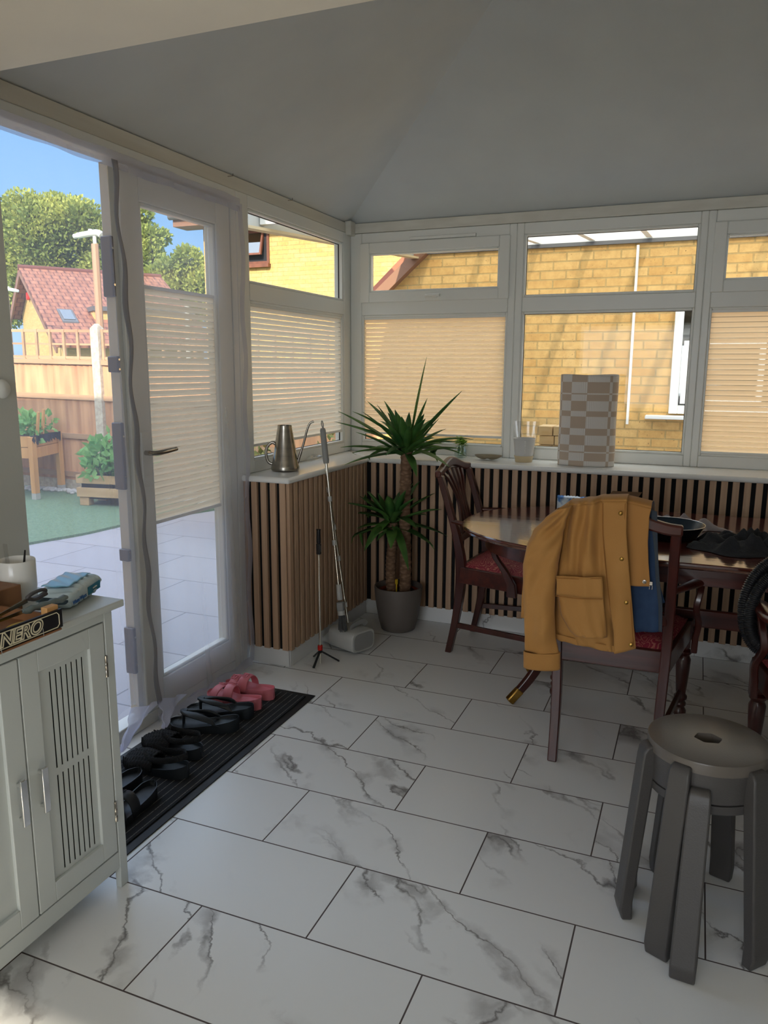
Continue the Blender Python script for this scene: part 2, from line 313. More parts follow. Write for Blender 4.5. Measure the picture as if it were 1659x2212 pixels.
thin_cloth('net_strip', (176, 176, 182), .9, .3, .25)
thin_cloth('net_corner', (232, 234, 255), .74, .3)
thin_cloth('net_hem', (214, 214, 230), .55, .5)
thin_cloth('blind_cloth', (236, 214, 184), .93, .0, .62)
thin_cloth('polycarb', (252, 248, 236), .6, 0, .75)
# pleated shade with thin sheer seams between the cells
mt, t, out = new('blind_pleat')
tc = N(t, 'ShaderNodeTexCoord'); sp = N(t, 'ShaderNodeSeparateXYZ'); L(t, tc.outputs['UV'], sp.inputs[0])
seam = mth(t, 'GREATER_THAN', mth(t, 'FRACT', sp.outputs[1]), .86)
tl = N(t, 'ShaderNodeBsdfTranslucent'); tl.inputs[0].default_value = sr((236, 212, 178)); df = N(t, 'ShaderNodeBsdfDiffuse'); df.inputs[0].default_value = sr((222, 200, 170))
m1 = N(t, 'ShaderNodeMixShader'); m1.inputs[0].default_value = .8; L(t, df.outputs[0], m1.inputs[1]); L(t, tl.outputs[0], m1.inputs[2])
tr = N(t, 'ShaderNodeBsdfTransparent'); mx = N(t, 'ShaderNodeMixShader'); L(t, mth(t, 'MULTIPLY', seam, .6), mx.inputs[0]); L(t, m1.outputs[0], mx.inputs[1]); L(t, tr.outputs[0], mx.inputs[2]); L(t, mx.outputs[0], out.inputs[0])

# ------------------------------------------------------------------ mesh builder
class MB:
    def __init__(s): s.v = []; s.f = []; s.uv = {}
    def add(s, vs, fs, uvs=None):
        o = len(s.v); s.v += [tuple(x) for x in vs]
        for i, f in enumerate(fs):
            if uvs: s.uv[len(s.f)] = uvs[i]
            s.f.append(tuple(j+o for j in f))
        return s
    def box(s, a, b, R=None, at=None):
        x0, y0, z0 = a; x1, y1, z1 = b
        vs = [Vector(p) for p in ((x0, y0, z0), (x1, y0, z0), (x1, y1, z0), (x0, y1, z0), (x0, y0, z1), (x1, y0, z1), (x1, y1, z1), (x0, y1, z1))]
        if R is not None: vs = [R @ p for p in vs]
        if at is not None: vs = [p+Vector(at) for p in vs]
        return s.add(vs, [(0, 3, 2, 1), (4, 5, 6, 7), (0, 1, 5, 4), (1, 2, 6, 5), (2, 3, 7, 6), (3, 0, 4, 7)])
    def beam(s, p, q, w, h, up=(0, 0, 1), taper=1.0):
        p = Vector(p); q = Vector(q); d = (q-p).normalized(); u = Vector(up)
        if abs(d.dot(u)) > .98: u = Vector((0, 1, 0))
        r = d.cross(u).normalized(); u = r.cross(d)
        vs = []
        for c, k in ((p, 1), (q, taper)):
            for a, b in ((-1, -1), (1, -1), (1, 1), (-1, 1)): vs.append(c + r*a*w/2*k + u*b*h/2*k)
        return s.add(vs, [(0, 3, 2, 1), (4, 5, 6, 7), (0, 1, 5, 4), (1, 2, 6, 5), (2, 3, 7, 6), (3, 0, 4, 7)])
    def tube(s, pts, r, n=12, cap=True, closed=False, flat=None):
        pts = [Vector(p) for p in pts]; rs = r if isinstance(r, (list, tuple)) else [r]*len(pts)
        o = len(s.v); k = len(pts); prev = None
        for i, p in enumerate(pts):
            if closed: d = (pts[(i+1) % k]-pts[i-1]).normalized()
            else: d = (pts[min(i+1, k-1)]-pts[max(i-1, 0)]).normalized()
            if prev is None:
                a = Vector((0, 0, 1)) if abs(d.z) < .9 else Vector((1, 0, 0)); nrm = (a-d*a.dot(d)).normalized()
            else: nrm = (prev-d*prev.dot(d)).normalized()
            prev = nrm; bi = d.cross(nrm)
            fx, fy = flat if flat else (1, 1)
            for j in range(n):
                t_ = 2*PI*j/n; s.v.append(tuple(p + nrm*math.cos(t_)*rs[i]*fx + bi*math.sin(t_)*rs[i]*fy))
        m_ = k if closed else k-1
        for i in range(m_):
            for j in range(n):
                a = o+i*n+j; b = o+i*n+(j+1) % n; c = o+((i+1) % k)*n+(j+1) % n; d_ = o+((i+1) % k)*n+j
                s.f.append((a, b, c, d_))
        if cap and not closed:
            s.f.append(tuple(o+j for j in reversed(range(n)))); s.f.append(tuple(o+(k-1)*n+j for j in range(n)))
        return s
    def lathe(s, prof, n=32, at=(0, 0, 0), cap=True, sx=1, sy=1, R=None):
        o = len(s.v); at = Vector(at)
        for (r, z) in prof:
            for j in range(n):
                a = 2*PI*j/n; p = Vector((r*math.cos(a)*sx, r*math.sin(a)*sy, z))
                if R is not None: p = R @ p
                s.v.append(tuple(at+p))
        for i in range(len(prof)-1):
            for j in range(n): s.f.append((o+i*n+j, o+i*n+(j+1) % n, o+(i+1)*n+(j+1) % n, o+(i+1)*n+j))
        if cap:
            s.f.append(tuple(o+j for j in reversed(range(n)))); s.f.append(tuple(o+(len(prof)-1)*n+j for j in range(n)))
        return s
    def grid(s, fn, nu, nv, uv=False, flip=False, wrap=False):
        o = len(s.v)
        for j in range(nv+1):
            for i in range(nu+(0 if wrap else 1)): s.v.append(tuple(fn(i/nu, j/nv)))
        W = nu if wrap else nu+1
        for j in range(nv):
            for i in range(nu):
                i2 = (i+1) % W if wrap else i+1
                f = (o+j*W+i, o+j*W+i2, o+(j+1)*W+i2, o+(j+1)*W+i)
                if uv: s.uv[len(s.f)] = [(i/nu, j/nv), ((i+1)/nu, j/nv), ((i+1)/nu, (j+1)/nv), (i/nu, (j+1)/nv)]
                if flip:
                    f = f[::-1]
                    if uv: s.uv[len(s.f)] = s.uv[len(s.f)][::-1]
                s.f.append(f)
        return s
    def prism(s, poly, h, at=(0, 0, 0), R=None):
        n = len(poly); vs = [Vector((x, y, 0)) for x, y in poly]+[Vector((x, y, h)) for x, y in poly]
        if R is not None: vs = [R @ p for p in vs]
        vs = [p+Vector(at) for p in vs]
        return s.add(vs, [tuple(reversed(range(n))), tuple(range(n, 2*n))]+[(i, (i+1) % n, n+(i+1) % n, n+i) for i in range(n)])
    def xf(s, mat): s.v = [tuple(mat @ Vector(p)) for p in s.v]; return s
    def build(s, name, mat, parent=None, smooth=None, bevel=0, origin=None, world=True, solid=0, sub=0, seg=2):
        me = bpy.data.meshes.new(name)
        if parent is None and origin is None:
            xs = [p[0] for p in s.v]; ys = [p[1] for p in s.v]; zs = [p[2] for p in s.v]
            origin = ((min(xs)+max(xs))/2, (min(ys)+max(ys))/2, min(zs))
        if parent is not None and world:
            im = MW[parent.name].inverted(); vs = [im @ Vector(p) for p in s.v]
        elif parent is None: vs = [Vector(p)-Vector(origin) for p in s.v]
        else: vs = [Vector(p) for p in s.v]
        me.from_pydata(vs, [], s.f)
        if s.uv:
            ul = me.uv_layers.new(name='UVMap')
            for pi, pg in enumerate(me.polygons):
                if pi in s.uv:
                    for k, li in enumerate(pg.loop_indices): ul.data[li].uv = s.uv[pi][k]
        me.materials.append(M[mat])
        o = bpy.data.objects.new(name, me); col.objects.link(o)
        if parent is not None: o.parent = parent; MW[o.name] = MW[parent.name].copy()
        else: o.location = origin; MW[o.name] = Matrix.Translation(Vector(origin))
        if smooth is not None:
            me.shade_smooth(); me.set_sharp_from_angle(angle=math.radians(smooth))
        if solid:
            md = o.modifiers.new('thickness', 'SOLIDIFY'); md.thickness = solid; md.offset = 0
        if bevel:
            md = o.modifiers.new('bevel', 'BEVEL'); md.width = bevel; md.segments = seg; md.limit_method = 'ANGLE'; md.angle_limit = math.radians(40)
            if smooth is None: me.shade_smooth(); me.set_sharp_from_angle(angle=math.radians(50))
            md.harden_normals = False
        if sub:
            md = o.modifiers.new('sub', 'SUBSURF'); md.levels = sub; md.render_levels = sub
        return o
MW = {}
def thing(name, label, cat, loc=(0, 0, 0), rz=0, group=None):
    o = bpy.data.objects.new(name, None); col.objects.link(o); o.location = loc; o.rotation_euler = (0, 0, rz); o.empty_display_size = .05
    MW[o.name] = Matrix.Translation(Vector(loc)) @ Matrix.Rotation(rz, 4, 'Z')
    o['label'] = label; o['category'] = cat
    if group: o['group'] = group
    return o
def tag(o, label, cat, group=None):
    o['label'] = label; o['category'] = cat
    if group: o['group'] = group
    return o
def struct(o, label=None):
    o['kind'] = 'structure'
    if label: o['label'] = label
    return o
def ctree(o, parent=None):
    c = o.copy(); col.objects.link(c)
    if parent is not None: c.parent = parent
    for ch in list(o.children): ctree(ch, c)
    return c
def text(name, body, size, mat, parent, R, at, ext=.0006, shear=0, bold=0, sx=1):
    cu = bpy.data.curves.new(name, 'FONT'); cu.body = body; cu.size = size; cu.extrude = ext; cu.shear = shear; cu.offset = bold; cu.align_x = 'CENTER'; cu.align_y = 'CENTER'
    cu.materials.append(M[mat]); o = bpy.data.objects.new(name, cu); col.objects.link(o)
    mw = Matrix.Translation(Vector(at)) @ R.to_4x4() @ Matrix.Diagonal((sx, 1, 1, 1))
    o.parent = parent; o.matrix_local = MW[parent.name].inverted() @ mw
    return o
def smoothpath(pts, n=6):
    pts = [Vector(p) for p in pts]; out_ = []
    for i in range(len(pts)-1):
        p0 = pts[max(i-1, 0)]; p1 = pts[i]; p2 = pts[i+1]; p3 = pts[min(i+2, len(pts)-1)]
        for k in range(n):
            t_ = k/n; out_.append(.5*((2*p1)+(p2-p0)*t_+(2*p0-5*p1+4*p2-p3)*t_*t_+(3*p1-p0-3*p2+p3)*t_**3))
    out_.append(pts[-1]); return out_
def interp(tab, x):
    if x <= tab[0][0]: return tab[0][1]
    for (a, b), (c, d) in zip(tab, tab[1:]):
        if x <= c: return b+(d-b)*(x-a)/(c-a)
    return tab[-1][1]

# ------------------------------------------------------------------ the room
XL, YB, ZS, ZH = -.845, .565, .888, 2.10     # window planes, sill top, frame head
XR = 2.06
struct(MB().box((-.9, -6.3, -.08), (XR+.1, .62, 0)).build('floor', 'marble_tile', origin=(0, 0, 0)))
# dwarf walls under the windows
struct(MB().box((-.93, -.575, 0), (-.64, .62, .86)).build('wall_left', 'wall_grey'))
struct(MB().box((-.64, .305, 0), (XR, .62, .86)).build('wall_back', 'wall_grey'))
# house wall pier on the left, with the kitchen behind the camera
struct(MB().box((-.93, -6.3, 0), (-.592, -2.045, 2.05)).build('wall_kitchen_left', 'wall_grey'))
struct(MB().box((XR, -6.3, 0), (XR+.12, .62, 2.2)).build('wall_right', 'wall_grey'))
m_ = MB(); m_.box((-.93, -6.42, 0), (XR+.1, -6.3, .85)); m_.box((-.93, -6.42, 1.95), (XR+.1, -6.3, 2.05)); m_.box((-.93, -6.42, .85), (-.55, -6.3, 1.95)); m_.box((1.45, -6.42, .85), (XR+.1, -6.3, 1.95))
struct(m_.build('wall_front', 'wall_grey'))
struct(MB().box((-.93, -6.42, 2.05), (XR+.12, -2.045, 2.25)).build('ceiling_kitchen', 'plaster_warm'))
# gable wall over the opening, up to the hipped roof
rid = (XL+XR)/2; s_ = .4986; zr = 2.165+(rid-XL)*s_; yr = YB-(rid-XL)
struct(MB().add([(XL-.1, -2.05, 2.25), (XR+.1, -2.05, 2.25), (XR+.1, -2.05, 3.4), (XL-.1, -2.05, 3.4), (XL-.1, -2.2, 2.25), (XR+.1, -2.2, 2.25), (XR+.1, -2.2, 3.4), (XL-.1, -2.2, 3.4)],
    [(0, 1, 2, 3), (7, 6, 5, 4), (4, 5, 1, 0), (3, 2, 6, 7)]).build('wall_over_opening', 'plaster_cool'))
# ceiling: left slope, back slope, right slope
e = .12; zl = 2.165-e*s_
c_ = MB()
A_ = (XL-e, YB+e, zl); B_ = (XR+e, YB+e, zl); C_ = (rid, yr, zr); D_ = (rid, -2.05, zr); E_ = (XL-e, -2.05, zl); F_ = (XR+e, -2.05, zl)
c_.add([A_, B_, C_], [(2, 1, 0)]); c_.add([E_, A_, C_, D_], [(3, 2, 1, 0)]); c_.add([B_, F_, D_, C_], [(3, 2, 1, 0)])
up = [(p[0], p[1], p[2]+.14) for p in (A_, B_, C_, D_, E_, F_)]; a, b2, c2, d2, e2, f2 = up
c_.add([a, b2, c2], [(0, 1, 2)]); c_.add([e2, a, c2, d2], [(0, 1, 2, 3)]); c_.add([b2, f2, d2, c2], [(0, 1, 2, 3)])
struct(c_.build('ceiling', 'plaster_cool', origin=(0, 0, 0)))
# boards between window heads and ceiling
struct(MB().box((XL-.08, -2.045, ZH), (XL-.004, YB+.08, 2.155)).build('trim_1', 'board_white', bevel=.003))
struct(MB().box((XL-.002, YB+.004, ZH+.002), (XR, YB+.08, 2.155)).build('trim_2', 'board_white', bevel=.003))
# marble plinths
struct(MB().box((-.861, -.58, 0), (-.635, -.573, .083)).build('baseboard_end', 'marble_plain', bevel=.001))
struct(MB().box((-.641, -.58, 0), (-.633, .30, .083)).build('baseboard_left', 'marble_plain', origin=(3, 1, 0), bevel=.001))
m_ = MB()
for i, x in enumerate([-.633, -.1, .5, 1.1, 1.7]): m_.box((x+.001, .297, 0), ([-.1, .5, 1.1, 1.7, XR][i]-.001, .305, .083))
struct(m_.build('baseboard_back', 'marble_plain', origin=(0, 2, 0), bevel=.001))
# slatted oak panelling on black felt
def slats(name, p0, d, n, nrm, pitch=.0486, wd=.0285, th=.016, z0=.083, z1=.862, start=.004):
    p0 = Vector(p0); d = Vector(d); nrm = Vector(nrm); mb = MB(); ln = n*pitch
    q = p0+d*0
    fe = MB(); a = p0; b_ = p0+d*ln
    lo = Vector((min(a.x, b_.x), min(a.y, b_.y), z0)); hi = Vector((max(a.x, b_.x), max(a.y, b_.y), z1))
    for ax in (0, 1):
        if abs(nrm[ax]) > .5:
            if nrm[ax] > 0: lo[ax] = a[ax]; hi[ax] = a[ax]+.005
            else: hi[ax] = a[ax]; lo[ax] = a[ax]-.005
    root = struct(fe.box(lo, hi).build(name, 'black_felt'))
    for i in range(n):
        a = p0+d*(start+i*pitch)+nrm*.005; b_ = p0+d*(start+i*pitch+wd)+nrm*(.005+th)
        lo = (min(a.x, b_.x), min(a.y, b_.y), z0); hi = (max(a.x, b_.x), max(a.y, b_.y), z1); mb.box(lo, hi)
    mb.build('slats', 'oak_slat', root, bevel=.001)
slats('trim_3', (-.861, -.576, 0), (1, 0, 0), 5, (0, -1, 0), pitch=.0482, wd=.029)
slats('trim_4', (-.64, -.588, 0), (0, 1, 0), 18, (1, 0, 0), pitch=.0494, start=.001)
slats('trim_5', (-.634, .303, 0), (1, 0, 0), 55, (0, -1, 0), start=.038)
# window sill boards, L shaped with nosed front
def sill(name, poly):
    mb = MB(); mb.prism(poly, .027, at=(0, 0, ZS-.027))
    return struct(mb.build(name, 'sill_white', bevel=.011, seg=4))
sill('trim_6', [(-.90, -.612), (-.606, -.612), (-.606, .268), (-.90, .60)])
sill('trim_7', [(-.606, .268), (XR, .268), (XR, .60), (-.90, .60)])
# ---- windows
def ring(mb, o, ex, ez, a0, a1, z0, z1, wdt, y0, y1):
    """rectangular frame in the plane (ex, z); depth along n from y0 to y1"""
    n = ez
    def bx(u0, u1, w0, w1):
        ps = []
        for dd in (y0, y1):
            for u, w_ in ((u0, w0), (u1, w0), (u1, w1), (u0, w1)): ps.append(o+ex*u+n*dd+Vector((0, 0, w_)))
        mb.add(ps, [(0, 3, 2, 1), (4, 5, 6, 7), (0, 1, 5, 4), (1, 2, 6, 5), (2, 3, 7, 6), (3, 0, 4, 7)])
    bx(a0, a0+wdt, z0, z1); bx(a1-wdt, a1, z0, z1); bx(a0+wdt, a1-wdt, z0, z0+wdt); bx(a0+wdt, a1-wdt, z1-wdt, z1)
def pane(mb, o, ex, n, a0, a1, z0, z1, d, th=.004):
    ps = []
    for dd in (d, d+th):
        for u, w_ in ((a0, z0), (a1, z0), (a1, z1), (a0, z1)): ps.append(o+ex*u+n*dd+Vector((0, 0, w_)))
    mb.add(ps, [(0, 3, 2, 1), (4, 5, 6, 7), (0, 1, 5, 4), (1, 2, 6, 5), (2, 3, 7, 6), (3, 0, 4, 7)])
def window(name, o, ex, n, a0, a1, g0, g1, zl0=.945, zl1=1.657, zu0=1.732, zu1=2.045, sash=False):
    """a0,a1 frame extent, g0,g1 glass extent; n = outward normal"""
    o = Vector(o); ex = Vector(ex); n = Vector(n)
    fr = MB()
    def bx(u0, u1, w0, w1, y0, y1, mb=fr):
        ps = []
        for dd in (y0, y1):
            for u, w_ in ((u0, w0), (u1, w0), (u1, w1), (u0, w1)): ps.append(o+ex*u+n*dd+Vector((0, 0, w_)))
        mb.add(ps, [(0, 3, 2, 1), (4, 5, 6, 7), (0, 1, 5, 4), (1, 2, 6, 5), (2, 3, 7, 6), (3, 0, 4, 7)])
    bx(a0, g0, ZS, ZH, 0, .06); bx(g1, a1, ZS, ZH, 0, .06)
    bx(g0, g1, ZS, zl0, 0, .06); bx(g0, g1, zl1, zu0, 0, .06); bx(g0, g1, zu1, ZH, 0, .06)
    w0 = struct(fr.build(name, 'upvc', bevel=.004))
    bd = MB()
    ring(bd, o, ex, n, g0-.001, g1+.001, zl0-.001, zl1+.001, .012, .004, .028); bd.build('glazing_bead', 'upvc', w0, bevel=.004)
    ga = MB(); ring(ga, o, ex, n, g0+.010, g1-.010, zl0+.010, zl1-.010, .0035, .0242, .030)
    gl = MB(); pane(gl, o, ex, n, g0+.008, g1-.008, zl0+.008, zl1-.008, .030)
    if sash:
        sh = MB(); ring(sh, o, ex, n, g0-.006, g1+.006, zu0-.006, zu1-.0, .056, -.014, .03)
        ring(sh, o, ex, n, g0+.049, g1-.049, zu0+.049, zu1-.055, .010, -.004, .03)
        s1 = sh.build('opening_sash', 'upvc', w0, bevel=.004)
        ring(ga, o, ex, n, g0+.055, g1-.055, zu0+.055, zu1-.061, .0035, .0242, .030)
        pane(gl, o, ex, n, g0+.05, g1-.05, zu0+.05, zu1-.056, .030)
        hd = MB(); cxx = (g0+g1)/2+.0
        hd.add([o+ex*(cxx+dx)-n*dy+Vector((0, 0, zz)) for dx in (-.035, .035) for dy in (.014, .024) for zz in (zu0+.010, zu0+.030)], [(0, 1, 3, 2), (4, 6, 7, 5), (0, 4, 5, 1), (2, 3, 7, 6), (0, 2, 6, 4), (1, 5, 7, 3)])
        hd.tube([o+ex*(cxx-.03)-n*.03+Vector((0, 0, zu0+.02)), o+ex*(cxx+.0)-n*.040+Vector((0, 0, zu0+.021)), o+ex*(cxx+.055)-n*.038+Vector((0, 0, zu0+.021))], .008, 10)
        h1 = hd.build('handle', 'upvc', w0, bevel=.002)
        tv = MB(); bxs = o+ex*(cxx+.03)
        ps = [o+ex*(cxx+dx)-n*dy+Vector((0, 0, zz)) for dx in (-.13, .24) for dy in (-.002, .012) for zz in (ZH-.052, ZH-.036)]
        tv.add(ps, [(0, 1, 3, 2), (4, 6, 7, 5), (0, 4, 5, 1), (2, 3, 7, 6), (0, 2, 6, 4), (1, 5, 7, 3)])
        tv.build('trickle_vent', 'upvc', w0, bevel=.002)
    else:
        b2_ = MB(); ring(b2_, o, ex, n, g0-.001, g1+.001, zu0-.001, zu1+.001, .012, .004, .028); b2_.build('glazing_bead', 'upvc', w0, bevel=.004)
        ring(ga, o, ex, n, g0+.010, g1-.010, zu0+.010, zu1-.010, .0035, .0242, .030)
        pane(gl, o, ex, n, g0+.008, g1-.008, zu0+.008, zu1-.008, .030)
    ga.build('gasket', 'gasket', w0); gl.build('glass_pane', 'window_glass', w0)
    return w0
window('window_1', (XL, 0, 0), (0, 1, 0), (-1, 0, 0), -.60, YB+.0, -.505, .478)
window('window_2', (0, YB, 0), (1, 0, 0), (0, 1, 0), XL, .10, -.775, .062, sash=True)
window('window_3', (0, YB, 0), (1, 0, 0), (0, 1, 0), .10, 1.012, .138, .979)
window('window_4', (0, YB, 0), (1, 0, 0), (0, 1, 0), 1.012, XR, 1.046, 1.98, sash=True)
struct(MB().box((XL-.06, YB, ZS), (XL, YB+.06, ZH)).build('trim_8', 'upvc'))
struct(MB().box((XL-.01, YB-.055, ZH-.012), (XL+.03, YB+.004, 2.163)).build('trim_9', 'board_white', bevel=.004))
# pleated shades
def blind(label, o, ex, n, a0, a1, z0, z1, d, name='pleated_blind'):
    o = Vector(o); ex = Vector(ex); n = Vector(n)
    t = thing(name, label, 'window blind', tuple(o+ex*(a0+a1)/2+n*d+Vector((0, 0, z0))), 0, 'pleated blinds on the lower panes')
    pitch = .0245; k = max(2, round((z1-z0-.02)/pitch)); ph = (z1-z0-.02)/k
    mb = MB()
    for i in range(k):
        zt = z1-.01-i*ph
        rows = [(0, 0), (.5, .0016), (1, 0)]
        for (f0, d0), (f1, d1) in zip(rows, rows[1:]):
            vs = [o+ex*a0+n*(d-d0)+Vector((0, 0, zt-f0*ph)), o+ex*a1+n*(d-d0)+Vector((0, 0, zt-f0*ph)), o+ex*a1+n*(d-d1)+Vector((0, 0, zt-f1*ph)), o+ex*a0+n*(d-d1)+Vector((0, 0, zt-f1*ph))]
            mb.add(vs, [(0, 1, 2, 3)], [[(0, f0), (1, f0), (1, f1*.999), (0, f1*.999)]])
    mb.build('pleated_fabric', 'blind_pleat', t)
    for zz in (z0, z1-.012):
        r = MB(); ps = [o+ex*u+n*dd+Vector((0, 0, w_)) for u in (a0, a1) for dd in (d-.008, d+.004) for w_ in (zz, zz+.012)]
        r.add(ps, [(0, 1, 3, 2), (4, 6, 7, 5), (0, 4, 5, 1), (2, 3, 7, 6), (0, 2, 6, 4), (1, 5, 7, 3)]); r.build('rail', 'upvc', t)
    return t
blind('pleated blind drawn over the lower left-hand window beside the glazed door', (XL, 0, 0), (0, 1, 0), (-1, 0, 0), -.494, .467, 1.005, 1.646, .018)
blind('pleated blind in the corner pane right behind the yucca crown', (0, YB, 0), (1, 0, 0), (0, 1, 0), -.764, .051, .99, 1.646, .018)
blind('pleated blind at the right edge, beyond the clear middle pane', (0, YB, 0), (1, 0, 0), (0, 1, 0), 1.057, 1.968, .955, 1.646, .018)
# ---- garden door
D = struct(MB().box((XL-.07, -2.045, 2.052), (XL+.001, -.60, ZH)).build('door_1', 'upvc', bevel=.004))
f = MB(); f.box((XL-.07, -.645, 0), (XL, -.600, 2.052)); f.box((XL-.07, -2.045, 0), (XL, -.645, .05)); f.box((XL-.07, -2.045, .05), (XL, -1.99, 2.052)); f.build('door_frame', 'upvc', D, bevel=.004)
lf = MB(); o_ = Vector((XL, 0, 0)); ex_ = Vector((0, 1, 0)); n_ = Vector((-1, 0, 0))
ya, yb, za, zb = -1.325, -.655, .052, 2.045; gy0, gy1, gz0, gz1 = -1.222, -.757, .163, 1.935
for (u0, u1, w0, w1) in ((ya, gy0, za, zb), (gy1, yb, za, zb), (gy0, gy1, za, gz0), (gy0, gy1, gz1, zb)): lf.box((XL-.055, u0, w0), (XL+.004, u1, w1))
leaf = lf.build('door_leaf', 'upvc', D, bevel=.005)
bd = MB(); ring(bd, o_, ex_, n_, gy0-.001, gy1+.001, gz0-.001, gz1+.001, .014, .0, .03); bd.build('glazing_bead', 'upvc', leaf, bevel=.005)
gp = MB(); pane(gp, o_, ex_, n_, gy0+.008, gy1-.008, gz0+.008, gz1-.008, .03); gp.build('glass_pane', 'window_glass', leaf)
MB().box((XL-.052, -1.352, .06), (XL-.012, -1.325, 2.04)).build('meeting_stile', 'upvc', D, bevel=.002)
hb = MB(); hb.box((XL+.004, -1.283, .93), (XL+.012, -1.253, 1.13)); hb.lathe([(.006, 0), (.009, .001), (.009, .003)], 12, at=(XL+.012, -1.268, .965)); hb.build('handle_plate', 'upvc', D, bevel=.004)
hv = MB(); hv.tube([(XL+.012, -1.268, 1.055), (XL+.045, -1.268, 1.055), (XL+.055, -1.25, 1.055), (XL+.055, -1.20, 1.057), (XL+.053, -1.14, 1.06)], [.009, .009, .010, .010, .008], 12); struct(hv.build('door_handle', 'steel_brushed', D, smooth=50))
for (z0, z1) in ((1.60, 1.80), (1.345, 1.40), (.93, 1.17), (.665, .71), (.23, .41)):
    k = MB(); k.box((XL-.050, -1.368, z0), (XL-.006, -1.351, z1)); kp = k.build('keep_plate', 'latch_grey', D, bevel=.004)
    sc_ = MB()
    for q in (.2, .8): sc_.lathe([(.004, 0), (.004, .0015)], 10, at=(XL-.005, -1.360, z0+(z1-z0)*q), R=Matrix.Rotation(PI/2, 3, 'Y'))
    sc_.build('screws', 'chrome', kp)
blind('pleated blind fixed halfway up the glazed garden door', (XL, 0, 0), (0, 1, 0), (-1, 0, 0), gy0+.013, gy1-.013, .775, 1.655, .014)
# mesh fly screen hung over the doorway
net = thing('fly_screen', 'white mesh fly screen curtain hanging over the whole garden doorway', 'fly screen', (XL+.03, -1.3, 0))
def hang(y0t, y1t, y0b, y1b, z0f, z1, ph, amp=.012, bulge=.02, uy=0):
    def fn(u, v):
        z = z0f(u)*(1-v)+z1*v
        yt = y0t+(y1t-y0t)*u; yb_ = y0b+(y1b-y0b)*u
        y = yb_+(yt-yb_)*min(1, max(0, z/z1))
        k = 1-z/z1
        x = XL+.030+amp*(.35+k)*(math.sin(u*17+ph+1.3*math.sin(z*2.3))+.5*math.sin(u*39+ph*2+z*1.7))+bulge*k*math.sin(u*PI)
        return (x, y, z)
    return fn
MB().grid(hang(-2.03, -1.405, -1.98, -1.355, lambda u: .035+.12*max(0, math.sin((u-.55)*6)) if u > .55 else .035, 2.03, .3, .005), 90, 60).build('left_curtain', 'mesh_net', net, smooth=80)
MB().grid(hang(-1.365, -.612, -1.30, -.63, lambda u: .018, 2.03, 1.1, .003, .008), 90, 60).build('right_curtain', 'mesh_net', net, smooth=80)
def strip(u, v):
    z = .10+1.93*v; yc = -1.385+.075*(1-v)+.0025*math.sin(z*9)+.003*math.sin(z*23)
    return (XL+.045+.004*math.sin(z*23)+.002*math.sin(z*9), yc+(u-.5)*.022*(1+.25*math.sin(z*13)), z)
MB().grid(strip, 3, 90).build('magnetic_strip', 'net_strip', net, smooth=80, solid=.002)
MB().grid(lambda u, v: (XL+.035+.006*math.sin(v*30), -.612-.016*(1-v)+(u-.5)*.035, .02+2.02*v), 3, 60).build('side_hem', 'net_hem', net, smooth=80)
MB().grid(lambda u, v: (XL+.03+.003*math.sin(u*50), -2.03+1.42*u, 2.035+(v-.5)*.055+.002*math.sin(u*30)), 80, 3).build('top_hem', 'net_hem', net, smooth=80)
MB().grid(lambda u, v: (XL+.035+.02*(1-v), -1.30+.66*u, .012+.03*v+.006*math.sin(u*22)), 60, 3).build('bottom_hem', 'net_hem', net, smooth=80)
# loose lower corners of the curtain
def flap(a, b_, c, d, n=16):
    a, b_, c, d = map(Vector, (a, b_, c, d))
    return lambda u, v: tuple((a*(1-u)+b_*u)*(1-v)+(d*(1-u)+c*u)*v+Vector((.012*math.sin(u*9+v*4), .006*math.sin(v*14), 0)))
MB().grid(flap(PX(252, 1630, 0, -.74), PX(262, 1622, 0, -.74), PX(345, 1515, 0, -.80), PX(285, 1532, 0, -.79)), 14, 18).build('loose_corner', 'net_corner', net, smooth=80)
MB().grid(flap(PX(349, 1574, 0, -.735), PX(356, 1570, 0, -.735), PX(400, 1500, 0, -.785), PX(344, 1512, 0, -.79)), 10, 14).build('loose_corner', 'net_corner', net, smooth=80)
# hooks on the head board
for (px, py) in ((492, 381), (622, 433)):
    p = PX(px, py, 0, XL-.002); tag(MB().tube([p, p+Vector((.014, 0, 0)), p+Vector((.018, .01, .002)), p+Vector((.018, .012, .012))], .0015, 6).build('cup_hook', 'steel_brushed'),
        ['small metal hook in the board above the garden door', 'small metal hook in the board above the left-hand window'][px > 500], 'hook')
k_ = PX(0, 840, 0, -.592); tag(MB().lathe([(.0, 0), (.020, .001), (.024, .008), (.018, .016), (.0, .018)], 24, at=k_, R=Matrix.Rotation(PI/2, 3, 'Y'), cap=False).build('wall_knob', 'upvc', smooth=60), 'round white knob on the grey wall pier at the left edge', 'wall knob')

